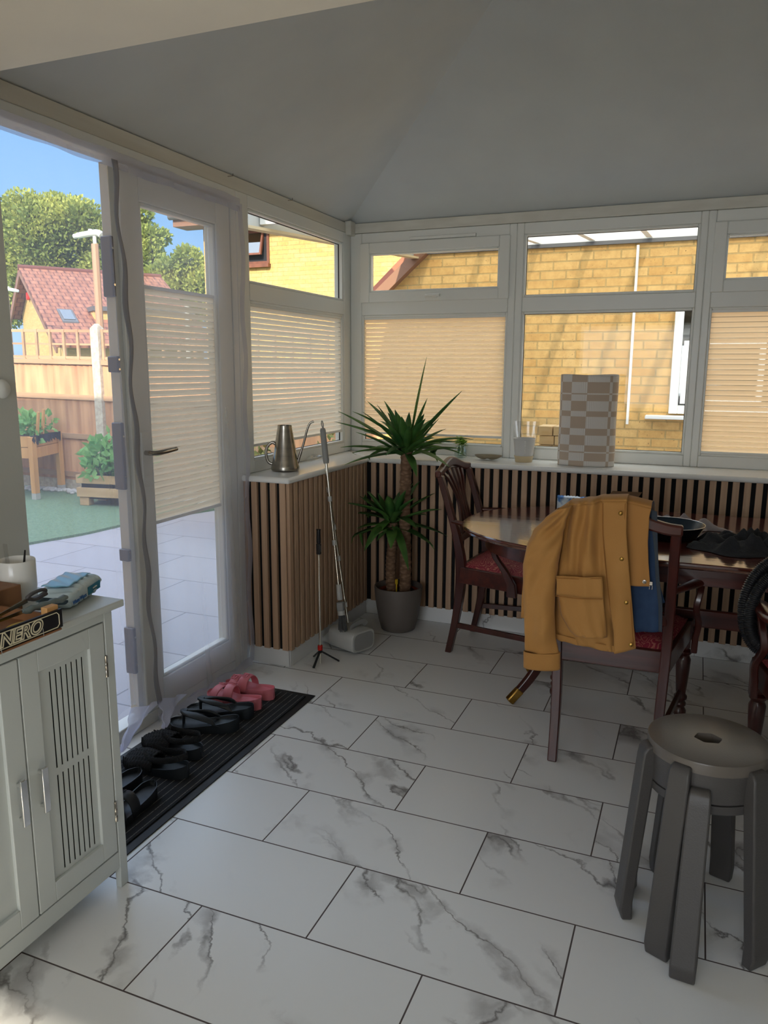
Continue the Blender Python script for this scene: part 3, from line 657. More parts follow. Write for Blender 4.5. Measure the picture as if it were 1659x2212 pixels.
# ------------------------------------------------------------------ dining chairs (local: x sideways, y forward, origin between the rear feet)
def bow(pts, n=7): return smoothpath(pts, n)
def make_chair(label, loc, rz, grp=None):
    t = thing('carver_chair', label, 'chair', loc, rz, grp)
    def B(mb, name, mat, **k): return mb.build(name, mat, k.pop('parent', t), world=False, **k)
    # rear legs run up into the back stiles
    for sx in (-1, 1):
        mb = MB(); pts = bow([(sx*.170, -.005, 0), (sx*.172, .035, .20), (sx*.178, .055, .40), (sx*.180, .038, .55), (sx*.182, -.012, .72), (sx*.184, -.060, .868)], 5)
        ws = []
        vs = []; fs = []
        for i, p in enumerate(pts):
            k = i/(len(pts)-1); w_ = .034-.004*abs(k-.4); d_ = .030+.018*math.exp(-((k-.42)/.22)**2)
            for a, b_ in ((-1, -1), (1, -1), (1, 1), (-1, 1)): vs.append((p.x+a*w_/2, p.y+b_*d_/2, p.z))
        n = len(pts)
        for i in range(n-1):
            for j in range(4): fs.append((4*i+j, 4*i+(j+1) % 4, 4*i+4+(j+1) % 4, 4*i+4+j))
        fs += [(3, 2, 1, 0), (4*n-4, 4*n-3, 4*n-2, 4*n-1)]
        mb.add(vs, fs); B(mb, 'rear_leg', 'mahogany', bevel=.004)
    # serpentine top rail
    def rail(zf, yo, th, hh, x0=-.203, x1=.203, n=22):
        vs = []; fs = []
        for i in range(n+1):
            u = i/n; x = x0+(x1-x0)*u; s = abs(u-.5)*2; z = zf(s); y = yo-.018*(1-s*s)
            h_ = hh*(1-.25*s)
            for a, b_ in ((-1, -1), (1, -1), (1, 1), (-1, 1)): vs.append((x, y+a*th/2, z+b_*h_/2))
        for i in range(n):
            for j in range(4): fs.append((4*i+j, 4*i+4+j, 4*i+4+(j+1) % 4, 4*i+(j+1) % 4))
        fs += [(0, 1, 2, 3), (4*n+3, 4*n+2, 4*n+1, 4*n)]
        return vs, fs
    mb = MB(); mb.add(*rail(lambda s: .880+.036*(.5+.5*math.cos(PI*min(1, s*1.08)))-.006*s, -.066, .030, .046)); B(mb, 'top_rail', 'mahogany_x', bevel=.007)
    mb = MB(); mb.add(*rail(lambda s: .565-.012*s, .028, .022, .05, -.176, .176)); B(mb, 'lower_back_rail', 'mahogany_x', bevel=.005)
    # fan of curved splats
    for k in (-2, -1, 0, 1, 2):
        pts = bow([(k*.052, .020, .585), (k*.030, .0, .65), (k*.022, -.024, .74), (k*.042, -.052, .83), (k*.056, -.074, .885-.006*abs(k))], 5)
        vs = []; fs = []; n = len(pts)
        for i, p in enumerate(pts):
            q = i/(n-1); w_ = .014+.010*q
            for a, b_ in ((-1, -1), (1, -1), (1, 1), (-1, 1)): vs.append((p.x+a*w_/2, p.y+b_*.007, p.z))
        for i in range(n-1):
            for j in range(4): fs.append((4*i+j, 4*i+(j+1) % 4, 4*i+4+(j+1) % 4, 4*i+4+j))
        mb = MB(); mb.add(vs, fs); B(mb, 'back_splat', 'mahogany', bevel=.002)
    # seat frame
    poly = [(-.192, .035), (.192, .035), (.262, .455), (-.262, .455)]
    def wall(a, b_, z0, z1, th=.024):
        a = Vector((*a, 0)); b_ = Vector((*b_, 0)); d = (b_-a).normalized(); nn = Vector((-d.y, d.x, 0))*th
        mb.add([a+Vector((0, 0, z0)), b_+Vector((0, 0, z0)), b_+nn+Vector((0, 0, z0)), a+nn+Vector((0, 0, z0)), a+Vector((0, 0, z1)), b_+Vector((0, 0, z1)), b_+nn+Vector((0, 0, z1)), a+nn+Vector((0, 0, z1))],
               [(0, 3, 2, 1), (4, 5, 6, 7), (0, 1, 5, 4), (1, 2, 6, 5), (2, 3, 7, 6), (3, 0, 4, 7)])
    mb = MB()
    for i in range(4): wall(poly[i], poly[(i+1) % 4], .362, .440)
    B(mb, 'seat_frame', 'mahogany_x', bevel=.004)
    # domed drop-in seat
    mb = MB()
    def seat(u, v):
        y = .048+v*.40; hw = (.182+(.252-.182)*v); x = (u*2-1)*hw
        ed = min(1, min(u, 1-u)*6, min(v, 1-v)*6); k = math.sin(ed*PI/2)
        return (x, y, .435+.030*k+.022*math.sin(u*PI)*math.sin(v*PI))
    mb.grid(seat, 20, 20); mb.add([seat(0, 0), seat(1, 0), seat(1, 1), seat(0, 1)], [(0, 3, 2, 1)])
    B(mb, 'seat_cushion', 'damask_red', smooth=60)
    # turned front legs with square tops
    for sx in (-1, 1):
        mb = MB(); cx_, cy_ = sx*.236, .430
        mb.box((cx_-.021, cy_-.021, .335), (cx_+.021, cy_+.021, .440))
        prof = [(.010, 0), (.017, .004), (.019, .018), (.013, .034), (.011, .042), (.018, .052), (.024, .066), (.024, .078), (.016, .092), (.022, .100), (.022, .108), (.016, .116), (.024, .126), (.024, .136), (.017, .145), (.019, .16), (.025, .24), (.027, .285), (.020, .300), (.028, .310), (.028, .318), (.018, .326), (.021, .337)]
        mb.lathe(prof, 20, at=(cx_, cy_, 0)); B(mb, 'front_leg', 'mahogany', smooth=50)
    # arms: scrolled rest on a curved support
    for sx in (-1, 1):
        pts = bow([(sx*.186, .010, .655), (sx*.222, .10, .652), (sx*.262, .20, .648), (sx*.275, .29, .655), (sx*.268, .345, .648)], 5)
        mb = MB(); mb.tube(pts, [.014+.010*min(1, i/10) for i in range(len(pts))], 12, flat=(.62, 1.0)); arm = B(mb, 'arm', 'mahogany_x', smooth=60)
        vs = []; fs = []; pts = bow([(sx*.262, .335, .400), (sx*.270, .300, .47), (sx*.258, .245, .54), (sx*.266, .255, .60), (sx*.272, .300, .645)], 5); n = len(pts)
        for i, p in enumerate(pts):
            w_ = .022; d_ = .046-.018*math.sin(PI*i/(n-1))
            for a, b_ in ((-1, -1), (1, -1), (1, 1), (-1, 1)): vs.append((p.x+a*w_/2, p.y+b_*d_/2, p.z))
        for i in range(n-1):
            for j in range(4): fs.append((4*i+j, 4*i+(j+1) % 4, 4*i+4+(j+1) % 4, 4*i+4+j))
        fs += [(3, 2, 1, 0), (4*n-4, 4*n-3, 4*n-2, 4*n-1)]
        mb = MB(); mb.add([(v_[0]+sx*.006, v_[1], v_[2]-.05 if i < 4 else v_[2]) for i, v_ in enumerate(vs)], fs); B(mb, 'arm_support', 'mahogany', bevel=.004)
    # stretchers
    for sx in (-1, 1):
        mb = MB(); mb.beam((sx*.176, .03, .145), (sx*.232, .425, .150), .016, .026); B(mb, 'side_stretcher', 'mahogany', bevel=.003)
    return t
G = 'mahogany carver chairs round the table'
make_chair('mahogany carver chair at the curved left end of the table, backed by the corner', (.003, .065, 0), math.radians(-95), G)
make_chair('mahogany carver chair nearest the middle of the floor with a mustard jacket over its back', (.811, -.972, 0), 0, G)
make_chair('mahogany carver chair cut off by the right edge under a coil of black hose', (1.545, -1.30, 0), math.radians(4), G)

# ------------------------------------------------------------------ table
T = thing('dining_table', 'long polished mahogany pedestal table with rounded ends below the back windows', 'table', (1.08, -.39, 0))
def dend(hl, hw, r, n=14):
    pts = []
    for (sx, sy) in ((1, 1), (-1, 1), (-1, -1), (1, -1)):
        arc = []
        for i in range(n+1):
            a = i/n*PI/2; arc.append((sx*(hl-r+r*math.cos(a)), sy*hw*math.sin(a)**.92))
        if sx*sy < 0: arc = arc[::-1]
        pts += arc
    out_ = []
    for q in pts:
        if not out_ or math.hypot(q[0]-out_[-1][0], q[1]-out_[-1][1]) > .004: out_.append(q)
    return out_[:-1] if math.hypot(out_[0][0]-out_[-1][0], out_[0][1]-out_[-1][1]) < .004 else out_
mb = MB(); cx_, cy_ = 1.08, -.39
layers = [(0, .735), (.0, .7345), (.006, .729), (.002, .722), (.008, .716), (.018, .710), (.03, .708)]
rings = []
for ins, z in [(.020, .735)]+[(.004, .7345), (0, .731), (0, .726), (.006, .722), (.003, .716), (.010, .711), (.02, .709)]:
    poly = dend(.94-ins, .482-ins, .60-ins); rings.append([(cx_+x, cy_+y, z) for x, y in poly])
n = min(len(r) for r in rings); rings = [r[:n] for r in rings]
vs = [p for r in rings for p in r]; fs = [tuple(range(n))]
for i in range(len(rings)-1):
    for j in range(n): fs.append((i*n+j, (i+1)*n+j, (i+1)*n+(j+1) % n, i*n+(j+1) % n))
fs.append(tuple((len(rings)-1)*n+j for j in reversed(range(n))))
mb.add(vs, fs); mb.build('tabletop', 'mahogany_top', T, smooth=35)
mb = MB(); a_ = dend(.845, .40, .55); b_ = dend(.825, .38, .53); n = min(len(a_), len(b_)); a_ = a_[:n]; b_ = b_[:n]
vs = [(cx_+x, cy_+y, z) for ring_ in (a_, b_) for z in (.709, .640) for x, y in ring_]
fs = []
for j in range(n):
    k = (j+1) % n; fs += [(j, n+j, n+k, k), (2*n+j, 2*n+k, 3*n+k, 3*n+j), (n+j, 3*n+j, 3*n+k, n+k)]
mb.add(vs, fs); mb.build('apron', 'mahogany_x', T, smooth=40, bevel=0)
for px_, sx in ((.70, -1), (1.46, 1)):
    mb = MB(); mb.lathe([(.06, .709), (.06, .69), (.045, .66), (.032, .62), (.04, .58), (.055, .53), (.05, .48), (.035, .46), (.048, .44), (.052, .36), (.045, .30), (.02, .28)], 28, at=(px_, cy_, 0)); mb.build('pedestal', 'mahogany', T, smooth=50)
    for sy in (-1, 1):
        ex_, ey_ = px_+sx*.30, cy_+sy*.185
        pts = bow([(px_+sx*.01, cy_+sy*.005, .355), (px_+sx*.075, cy_+sy*.045, .335), (px_+sx*.16, cy_+sy*.10, .235), (px_+sx*.235, cy_+sy*.145, .105), (ex_, ey_, .020)], 5)
        vs = []; fs = []; n = len(pts); side = Vector((-sy*sx*.185, .30, 0)).normalized()
        for i, p in enumerate(pts):
            k = i/(n-1); d = (pts[min(i+1, n-1)]-pts[max(i-1, 0)]).normalized(); up_ = d.cross(side).normalized(); w_ = .030-.004*k; h_ = .055-.025*k
            for a, b_ in ((-1, -1), (1, -1), (1, 1), (-1, 1)): vs.append(tuple(p+side*a*w_/2+up_*b_*h_/2))
        for i in range(n-1):
            for j in range(4): fs.append((4*i+j, 4*i+(j+1) % 4, 4*i+4+(j+1) % 4, 4*i+4+j))
        fs += [(3, 2, 1, 0), (4*n-4, 4*n-3, 4*n-2, 4*n-1)]
        mb = MB(); mb.add(vs, fs); lg = mb.build('leg', 'mahogany', T, bevel=.005)
        d = (pts[-1]-pts[-3]).normalized(); q = pts[-1]; mb = MB(); mb.beam(q-d*.055, q+d*.012, .031, .034); mb.build('brass_toe_cap', 'brass', lg, bevel=.005)
MB().beam((.72, cy_, .405), (1.44, cy_, .405), .024, .072).build('stretcher', 'mahogany_x', T, bevel=.006)

# ------------------------------------------------------------------ things on the table
ZT = .735
t = thing('frying_pan', 'black frying pan with a pale rim lying on the table behind the jacket', 'frying pan', (.955, -.46, ZT))
mb = MB(); at = (.955, -.46, ZT); mb.lathe([(.0, 0), (.095, 0), (.105, .004), (.128, .040), (.133, .050), (.1315, .051)], 48, at=at, cap=False); mb.build('pan_body', 'pan_black', t, smooth=50)
MB().lathe([(.1315, .051), (.1265, .047), (.101, .008), (.0, .005)], 48, at=at, cap=False).build('cooking_surface', 'pan_inside', t, smooth=50)
MB().tube([(at[0]+.1325*math.cos(i/48*2*PI), at[1]+.1325*math.sin(i/48*2*PI), ZT+.0515) for i in range(48)], .0014, 8, closed=True).build('rim', 'chrome', t, smooth=50)
MB().tube([(.86, -.55, ZT+.042), (.83, -.58, ZT+.055), (.76, -.64, ZT+.07), (.70, -.69, ZT+.075)], [.009, .009, .011, .009], 10, flat=(.6, 1.2)).build('handle', 'black_plastic', t, smooth=50)
def crumple(u, v, cx_, cy_, rx, ry, h, seed, rot=0):
    a = u*2*PI; r = v
    rr = r*(1+.16*math.sin(3*a+seed)+.10*math.sin(5*a+seed*2)+.05*math.sin(9*a+seed*3))
    x = rx*rr*math.cos(a); y = ry*rr*math.sin(a)
    f = (.5+.5*math.sin(x*62+seed+2.2*math.sin(y*38+seed)))*(.5+.5*math.cos(y*55-x*28+seed*2))
    f2 = .5+.5*math.sin(x*120+y*90+3*math.sin(x*40))
    z = h*(1-r**3.0)*(.28+.62*f+.16*f2)+.002
    c, s = math.cos(rot), math.sin(rot)
    return (cx_+x*c-y*s, cy_+x*s+y*c, z)
mb = MB(); mb.grid(lambda u, v: (lambda p: (p[0], p[1], ZT+p[2]))(crumple(u, 1-v, 1.24, -.58, .225, .135, .075, 1.7, -.1)), 110, 34, wrap=True)
tag(mb.build('folded_shirt', 'cloth_black', smooth=70), 'crumpled black garment lying on the table right of the frying pan', 'clothing')
mb = MB(); mb.grid(lambda u, v: (lambda p: (p[0], p[1], ZT+p[2]))(crumple(u, 1-v, 1.0, -.245, .16, .07, .055, .4, -.25)), 80, 20, wrap=True)
tag(mb.build('grey_cloth', 'cloth_grey', smooth=70), 'crumpled mauve-grey cloth on the table behind the frying pan', 'cloth')
t = thing('cardboard_box', 'open cardboard box with one flap standing up behind the jacket collar', 'box', (.76, -.22, ZT))
mb = MB(); x0, x1, y0, y1, h = .665, .80, -.30, -.16, .058
mb.box((x0, y0, ZT), (x1, y1, ZT+.003)); mb.box((x0, y0, ZT), (x0+.003, y1, ZT+h)); mb.box((x1-.003, y0, ZT), (x1, y1, ZT+h)); mb.box((x0, y0, ZT), (x1, y0+.003, ZT+h)); mb.box((x0, y1-.003, ZT), (x1, y1, ZT+h)); mb.build('box_body', 'cardboard', t)
MB().add([(x0, y1, ZT+h), (x1, y1, ZT+h), (x1+.035, y1+.02, ZT+h+.058), (x0+.05, y1+.02, ZT+h+.056)], [(0, 1, 2, 3)]).build('flap', 'cardboard', t, solid=.003)
t = thing('snack_packet', 'shiny blue and white packet with a jagged top edge left of the cardboard box', 'packet', (.57, -.20, ZT))
mb = MB()
def pack(u, v):
    s = math.sin(u*PI)**.4; zz = v*.088; th = .022*math.sin(min(1, v*1.12)*PI)**.6 if v < .89 else .001
    return (.575+(u-.5)*.17, -.20, ZT+.001+zz+(.003*(int(u*26) % 2) if v > .97 else 0)), th*s
n = 26; mb.grid(lambda u, v: (lambda q: (q[0][0], q[0][1]-q[1], q[0][2]))(pack(u, v)), n, 16); mb.grid(lambda u, v: (lambda q: (q[0][0], q[0][1]+q[1]+.0005, q[0][2]))(pack(u, v)), n, 16, flip=True); mb.build('pouch', 'foil_pack', t, smooth=60)

# ------------------------------------------------------------------ the mustard jacket over the chair
J = thing('jacket', 'mustard yellow cotton jacket with blue lining hung over the near chair back', 'jacket', (.78, -1.08, .93))
JY = -1.085
def jc(cx_, cz_, y=JY): return PX(1000+cx_*.30139, 1050+cz_*.30139, 1, y)
def panel(name, mat, left, right, y, nu=26, nv=40, fold=None, parent=J, solid=.0025, over=None, smooth=70):
    """left/right: lists of crop points top to bottom"""
    y -= .012
    Lp = [jc(a, b, y) for a, b in left]; Rp = [jc(a, b, y) for a, b in right]
    def along(P_, v):
        ds = [0]
        for a, b_ in zip(P_, P_[1:]): ds.append(ds[-1]+(b_-a).length)
        s = v*ds[-1]
        for i in range(len(P_)-1):
            if s <= ds[i+1] or i == len(P_)-2:
                k = (s-ds[i])/(ds[i+1]-ds[i]); return P_[i].lerp(P_[i+1], min(1, max(0, k)))
    mb = MB()
    def fn(u, v):
        p = along(Lp, v).lerp(along(Rp, v), u)
        dy = fold(u, v, p) if fold else 0
        return (p.x, p.y+dy, p.z)
    if over:   # continue over the rail and down behind it
        def fn2(u, v):
            q = Vector(fn(u, 0)); a = v*PI
            if v < .5: a = v*2*PI/1.0; return (q.x, q.y+.046*(1-math.cos(a)), q.z+.014*math.sin(a))
            k = (v-.5)*2; return (q.x+.01*k, q.y+.094+.006*math.sin(u*9), q.z-over*k)
        mb.grid(fn2, nu, 18, flip=True)
    mb.grid(lambda u, v: fn(u, 1-v), nu, nv)
    return mb.build(name, mat, parent, smooth=smooth, solid=solid)
def bf(u, v, p):   # long soft folds falling from the rail
    d = .013*math.sin(u*6+v*1.5)*(.3+v)+.010*math.sin(u*15+v*4)*(1-v*.4)+.006*math.sin(u*27-v*7)*v+.004*math.sin(v*21+u*9)*u
    d += .016*math.exp(-((u-.05)/.10)**2)*math.sin(v*9)*.5
    d += .010*math.exp(-((v-.9)/.08)**2)*math.sin(u*13)*(1 if u < .5 else .3)
    pk = max(0, min(1, (v-.45)*8))*max(0, min(1, u*12, (.95-u)*8)); return d*(1-.55*pk)-.016*math.sin(v*PI)*math.sin(u*PI)
panel('lining', 'lining_blue', [(1180, 170), (1190, 500), (1200, 708), (1225, 1000), (1238, 1046)], [(1357, 160), (1386, 300), (1395, 470), (1402, 650), (1424, 850), (1424, 1045)], -1.045, fold=lambda u, v, p: .004*math.sin(u*9+v*5), over=.18)
panel('lining_edge', 'lining_grey', [(1345, 165), (1352, 300), (1372, 470), (1380, 650), (1400, 850), (1402, 1045)], [(1392, 185), (1394, 320), (1398, 470), (1408, 650), (1430, 850), (1428, 1048)], -1.051, nu=6, fold=lambda u, v, p: .004*math.sin(v*9))
panel('lining_back', 'lining_blue', [(1385, 690), (1395, 860)], [(1408, 700), (1448, 832)], -1.02, nu=6, nv=8)
panel('facing', 'jacket_tan_inner', [(1150, 112), (1150, 330), (1170, 520), (1180, 708)], [(1352, 158), (1338, 210), (1326, 400), (1330, 550), (1343, 720)], -1.066, fold=lambda u, v, p: .004*math.sin(u*5+v*3)-.004, over=.16)
body = panel('body', 'jacket_tan', [(752, 150), (735, 220), (722, 320), (702, 480), (668, 650), (655, 850), (648, 1030), (664, 1092)], [(1003, 112), (1003, 330), (1030, 600), (1060, 850), (1095, 1050), (1100, 1196)], -1.085, 46, 60, bf, over=.22)
# lower hem swings down in the middle
def hemz(u): return .012*math.sin(u*PI)
panel('placket', 'jacket_tan', [(1000, 112), (1000, 330), (1022, 600), (1052, 850), (1082, 1050), (1086, 1198)], [(1176, 110), (1172, 330), (1192, 600), (1212, 850), (1226, 1040), (1239, 1168)], -1.094, 20, 50, lambda u, v, p: .006*math.sin(u*3+v*5)-.006*math.sin(u*PI), over=.2)
panel('hem', 'jacket_tan', [(655, 1060), (662, 1092), (700, 1112)], [(1100, 1150), (1100, 1196), (1098, 1199)], -1.088, 30, 5, lambda u, v, p: .004*math.sin(u*15)+0)
panel('back_fold', 'jacket_tan', [(640, 230), (600, 420), (560, 700), (470, 900)], [(770, 140), (760, 420), (740, 700), (700, 1040)], -1.062, 20, 24, lambda u, v, p: .008*math.sin(u*8+v*3), over=.15)
# pocket with flap
panel('pocket', 'jacket_tan', [(672, 700), (680, 800), (700, 930), (760, 1040), (800, 1080)], [(1004, 700), (1005, 800), (1020, 950), (1030, 1084), (1030, 1090)], -1.118, 24, 26, lambda u, v, p: bf(u, .55+v*.3, p)*.55-.0)
panel('pocket_flap', 'jacket_tan', [(668, 645), (672, 700), (668, 782)], [(998, 650), (1004, 720), (1007, 804)], -1.128, 24, 8, lambda u, v, p: .006*math.sin(u*6+.8)+.002*math.sin(u*18)-.002)
def seam(pts, y, off=.004): return MB().tube(smoothpath([jc(a, b, y)+Vector((0, -off-.012, 0)) for a, b in pts], 4), .0011, 6)
seam([(670, 650), (830, 656), (998, 652)], -1.128, .006).build('seam', 'stitch', J)
seam([(668, 775), (830, 795), (1006, 798)], -1.128, .008).build('seam', 'stitch', J)
seam([(1006, 118), (1006, 330), (1028, 600), (1058, 850)], -1.094, .003).build('seam', 'stitch', J)
seam([(1166, 118), (1162, 330), (1182, 600), (1204, 850), (1226, 1150)], -1.094, .003).build('seam', 'stitch', J)
# sleeve: soft flattened tube
sl_ = [((672, 178), (770, 138)), ((585, 240), (745, 215)), ((500, 320), (722, 320)), ((455, 420), (706, 440)), ((430, 560), (682, 560)), ((430, 720), (664, 720)), ((438, 900), (656, 900)), ((442, 1050), (662, 1050)), ((444, 1185), (690, 1195))]
cs = []
for (a, b_) in sl_:
    p = jc(*a, -1.127); q = jc(*b_, -1.127); cs.append(((p+q)/2, (q-p).length/2))
def sleeve(u, v):
    f_ = v*(len(cs)-1); i = min(int(f_), len(cs)-2); k = f_-i; c0, r0 = cs[i]; c1, r1 = cs[i+1]
    ks = k*k*(3-2*k); c_ = c0.lerp(c1, k); r_ = r0+(r1-r0)*ks; a = u*2*PI
    fl = .0065*math.sin(a*3+v*6)*(.4+v)+.006*math.sin(a*5+v*23)*math.exp(-((v-.25)/.3)**2)+.004*math.sin(v*34+a*2)+.005*math.sin(v*15-a*2)
    dr = .020+.014*math.sin(v*PI)
    x = c_.x+math.cos(a)*(r_-.001); y = c_.y+math.sin(a)*(dr+fl)+.012*(1-v)
    z = c_.z+(.006*math.cos(a) if v < .9 else 0)
    return (x, y, z)
MB().grid(lambda u, v: sleeve(u, 1-v), 44, 70, wrap=True).build('sleeve', 'jacket_tan', J, smooth=75, solid=.002)
cu0 = [jc(441, 1180, -1.127), jc(691, 1192, -1.127), jc(692, 1312, -1.127), jc(441, 1296, -1.127)]
def cuff(u, v):
    a = u*2*PI; l_ = cu0[0].lerp(cu0[3], v); r_ = cu0[1].lerp(cu0[2], v); c_ = (l_+r_)/2; rr = (r_-l_).length/2
    return (c_.x+math.cos(a)*(rr+.0015), c_.y+math.sin(a)*.025, c_.z+(r_.z-l_.z)/2*math.cos(a))
MB().grid(lambda u, v: cuff(u, 1-v), 40, 8, wrap=True).build('cuff', 'jacket_tan', J, smooth=75, solid=.003)
panel('far_sleeve', 'jacket_tan', [(432, 640), (425, 760), (414, 940)], [(460, 640), (460, 780), (460, 958)], -1.06, nu=8, nv=16, fold=lambda u, v, p: .004*math.sin(v*9))
for (a, b_) in ((1130, 195), (1138, 522), (1170, 835), (1204, 1138)):
    p = jc(a, b_, -1.116); MB().lathe([(.0, 0), (.0062, 0), (.0068, .0015), (.0045, .003), (0, .0034)], 20, at=p, R=Matrix.Rotation(PI/2, 3, 'X'), cap=False).build('snap_button', 'brass', J, smooth=60)
for (a, b_) in ((1285, 364), (1301, 686)):
    p = jc(a, b_, -1.084); MB().lathe([(.0058, 0), (.0062, .0015), (.003, .002), (.002, .0005), (0, .0005)], 20, at=p, R=Matrix.Rotation(PI/2, 3, 'X'), cap=False).build('snap_socket', 'steel_brushed', J, smooth=60)
p = jc(1348, 700, -1.084); mb = MB(); mb.box((p.x-.004, p.y-.003, p.z-.004), (p.x+.004, p.y+.001, p.z+.007)); mb.tube([(p.x-.004, p.y, p.z-.006), (p.x+.004, p.y, p.z-.006), (p.x+.004, p.y, p.z-.018), (p.x-.004, p.y, p.z-.018)], .0011, 6, closed=True); mb.build('zip_pull', 'steel_brushed', J)

# ------------------------------------------------------------------ two stacked stools
def stool(label, cx_, cy_, zt, legs, skirt, hole=True):
    t = thing('stacking_stool', label, 'stool', (cx_, cy_, 0), 0, 'stacked round stools')
    R0 = .139
    if hole:
        mb = MB(); n = 48; hx = [(.030*math.cos(PI/3*k+.25)*1.12, .030*math.sin(PI/3*k+.25)*.95) for k in range(6)]
        inner = []
        for j in range(n):
            a = 2*PI*j/n; best = None
            for k in range(6):
                x1, y1 = hx[k]; x2, y2 = hx[(k+1) % 6]; dx, dy = math.cos(a), math.sin(a); ex_, ey_ = x2-x1, y2-y1
                den = dx*ey_-dy*ex_
                if abs(den) < 1e-9: continue
                tt = (x1*ey_-y1*ex_)/den; uu = (x1*dy-y1*dx)/den
                if tt > 0 and -1e-6 <= uu <= 1+1e-6: best = tt
            inner.append((dx*best, dy*best))
        vs = []; rows = [(None, zt-.03), (None, zt), (R0-.006, zt), (R0-.0015, zt-.0015), (R0, zt-.006), (R0, zt-.028), (R0-.02, zt-.03)]
        for r, z in rows:
            for j in range(n):
                a = 2*PI*j/n
                vs.append((cx_+inner[j][0], cy_+inner[j][1], z) if r is None else (cx_+r*math.cos(a), cy_+r*math.sin(a), z))
        fs = []
        for i in range(len(rows)-1):
            for j in range(n): fs.append((i*n+j, i*n+(j+1) % n, (i+1)*n+(j+1) % n, (i+1)*n+j)[::-1])
        for j in range(n): fs.append(((len(rows)-1)*n+j, (len(rows)-1)*n+(j+1) % n, (j+1) % n, j)[::-1])
        mb.add(vs, fs); mb.build('seat', 'stool_top_sheen', t, smooth=40)
    else:
        MB().lathe([(0, zt-.03), (R0-.02, zt-.03), (R0-.016, zt-.034), (R0-.016, zt-.044), (0, zt-.044)], 48, at=(cx_, cy_, 0), cap=False).build('seat', 'stool_grey', t, smooth=40)
    z1, z0 = skirt
    MB().lathe([(R0-.018, z1), (R0-.002, z1), (R0-.003, z0+.004), (R0-.007, z0), (R0-.018, z0)], 48, at=(cx_, cy_, 0), cap=False).build('skirt_ring', 'stool_grey', t, smooth=40)
    for a, top, foot in legs:
        a = math.radians(a); er = Vector((math.cos(a), math.sin(a), 0)); et = Vector((-math.sin(a), math.cos(a), 0))
        prof = [(.122, top-.004), (.140, top+.0), (.150, top-.004), (.158, top-.016), (.161, top-.04), (foot-.004, .045), (foot-.002, .03), (foot-.010, 0), (foot-.036, 0), (foot-.034, .05), (.128, top-.06)]
        vs = []; n = len(prof); cc = Vector((cx_, cy_, 0)); W_ = [.020, .022, .0235, .025, .026, .0285, .0285, .0275, .0275, .0285, .024]
        for s_2 in (-1, 1):
            for (r, z), w_ in zip(prof, W_): vs.append(tuple(cc+er*r+et*s_2*w_+Vector((0, 0, z))))
        fs = [tuple(range(n)), tuple(reversed(range(n, 2*n)))]+[(i, n+i, n+(i+1) % n, (i+1) % n) for i in range(n)]
        mb = MB(); mb.add(vs, fs); mb.build('leg', 'stool_grey', t, bevel=.005, seg=3)
    return t
stool('upper grey-brown plastic stool of the stack, its round seat with a six-sided hole', 1.1095, -1.632, .485, [(-160, .470, .195), (-113, .470, .215), (-43, .470, .205), (28, .470, .2), (100, .470, .2)], (.457, .384))
stool('lower grey plastic stool of the stack, mostly hidden under the holed seat', 1.1095, -1.632, .450, [(-95, .425, .255), (-20, .425, .225), (70, .425, .225), (118, .425, .2), (166, .425, .185)], (.384, .360), hole=False)

# ------------------------------------------------------------------ corner: yucca in a pot
Y0 = Vector((-.368, .118, 0))
t = thing('potted_yucca', 'tall two-stemmed yucca in a round taupe pot in the corner', 'plant', tuple(Y0))
mb = MB(); mb.lathe([(.0, 0), (.078, 0), (.090, .006), (.104, .06), (.115, .12), (.123, .18), (.127, .232), (.126, .238), (.120, .238), (.117, .225), (.112, .18), (0, .18)], 56, at=Y0, cap=False); mb.build('pot', 'pot_taupe', t, smooth=50)
MB().lathe([(.112, .19), (.109, .212), (.104, .212), (.104, .195)], 40, at=Y0, cap=False).build('inner_pot', 'inner_pot', t, smooth=50)
mb = MB(); mb.grid(lambda u, v: (Y0.x+.105*v*math.cos(2*PI*u), Y0.y+.105*v*math.sin(2*PI*u), .198+.006*math.sin(u*40)*v), 40, 6, wrap=True); mb.build('soil', 'soil', t, smooth=60)
def trunk(p, q, r0, r1, ph, parent):
    n = 60; p = Vector(p); q = Vector(q); pts = [p.lerp(q, i/n)+Vector((.005*math.sin(i*.11+ph), .005*math.cos(i*.13+ph), 0)) for i in range(n+1)]
    rs = [(r0+(r1-r0)*i/n)*(1+.06*math.sin(i*1.9)+.03*math.sin(i*3.1+1)) for i in range(n+1)]
    return MB().tube(pts, rs, 20).build('trunk', 'yucca_bark', parent, smooth=80)
T1b, T1t = Y0+Vector((.033, .0, .19)), Y0+Vector((.038, .0, .955)); T2b, T2t = Y0+Vector((-.040, -.005, .19)), Y0+Vector((-.035, -.005, .575))
trunk(T1b, T1t, .031, .029, 0, t); trunk(T2b, T2t, .028, .026, 2, t)
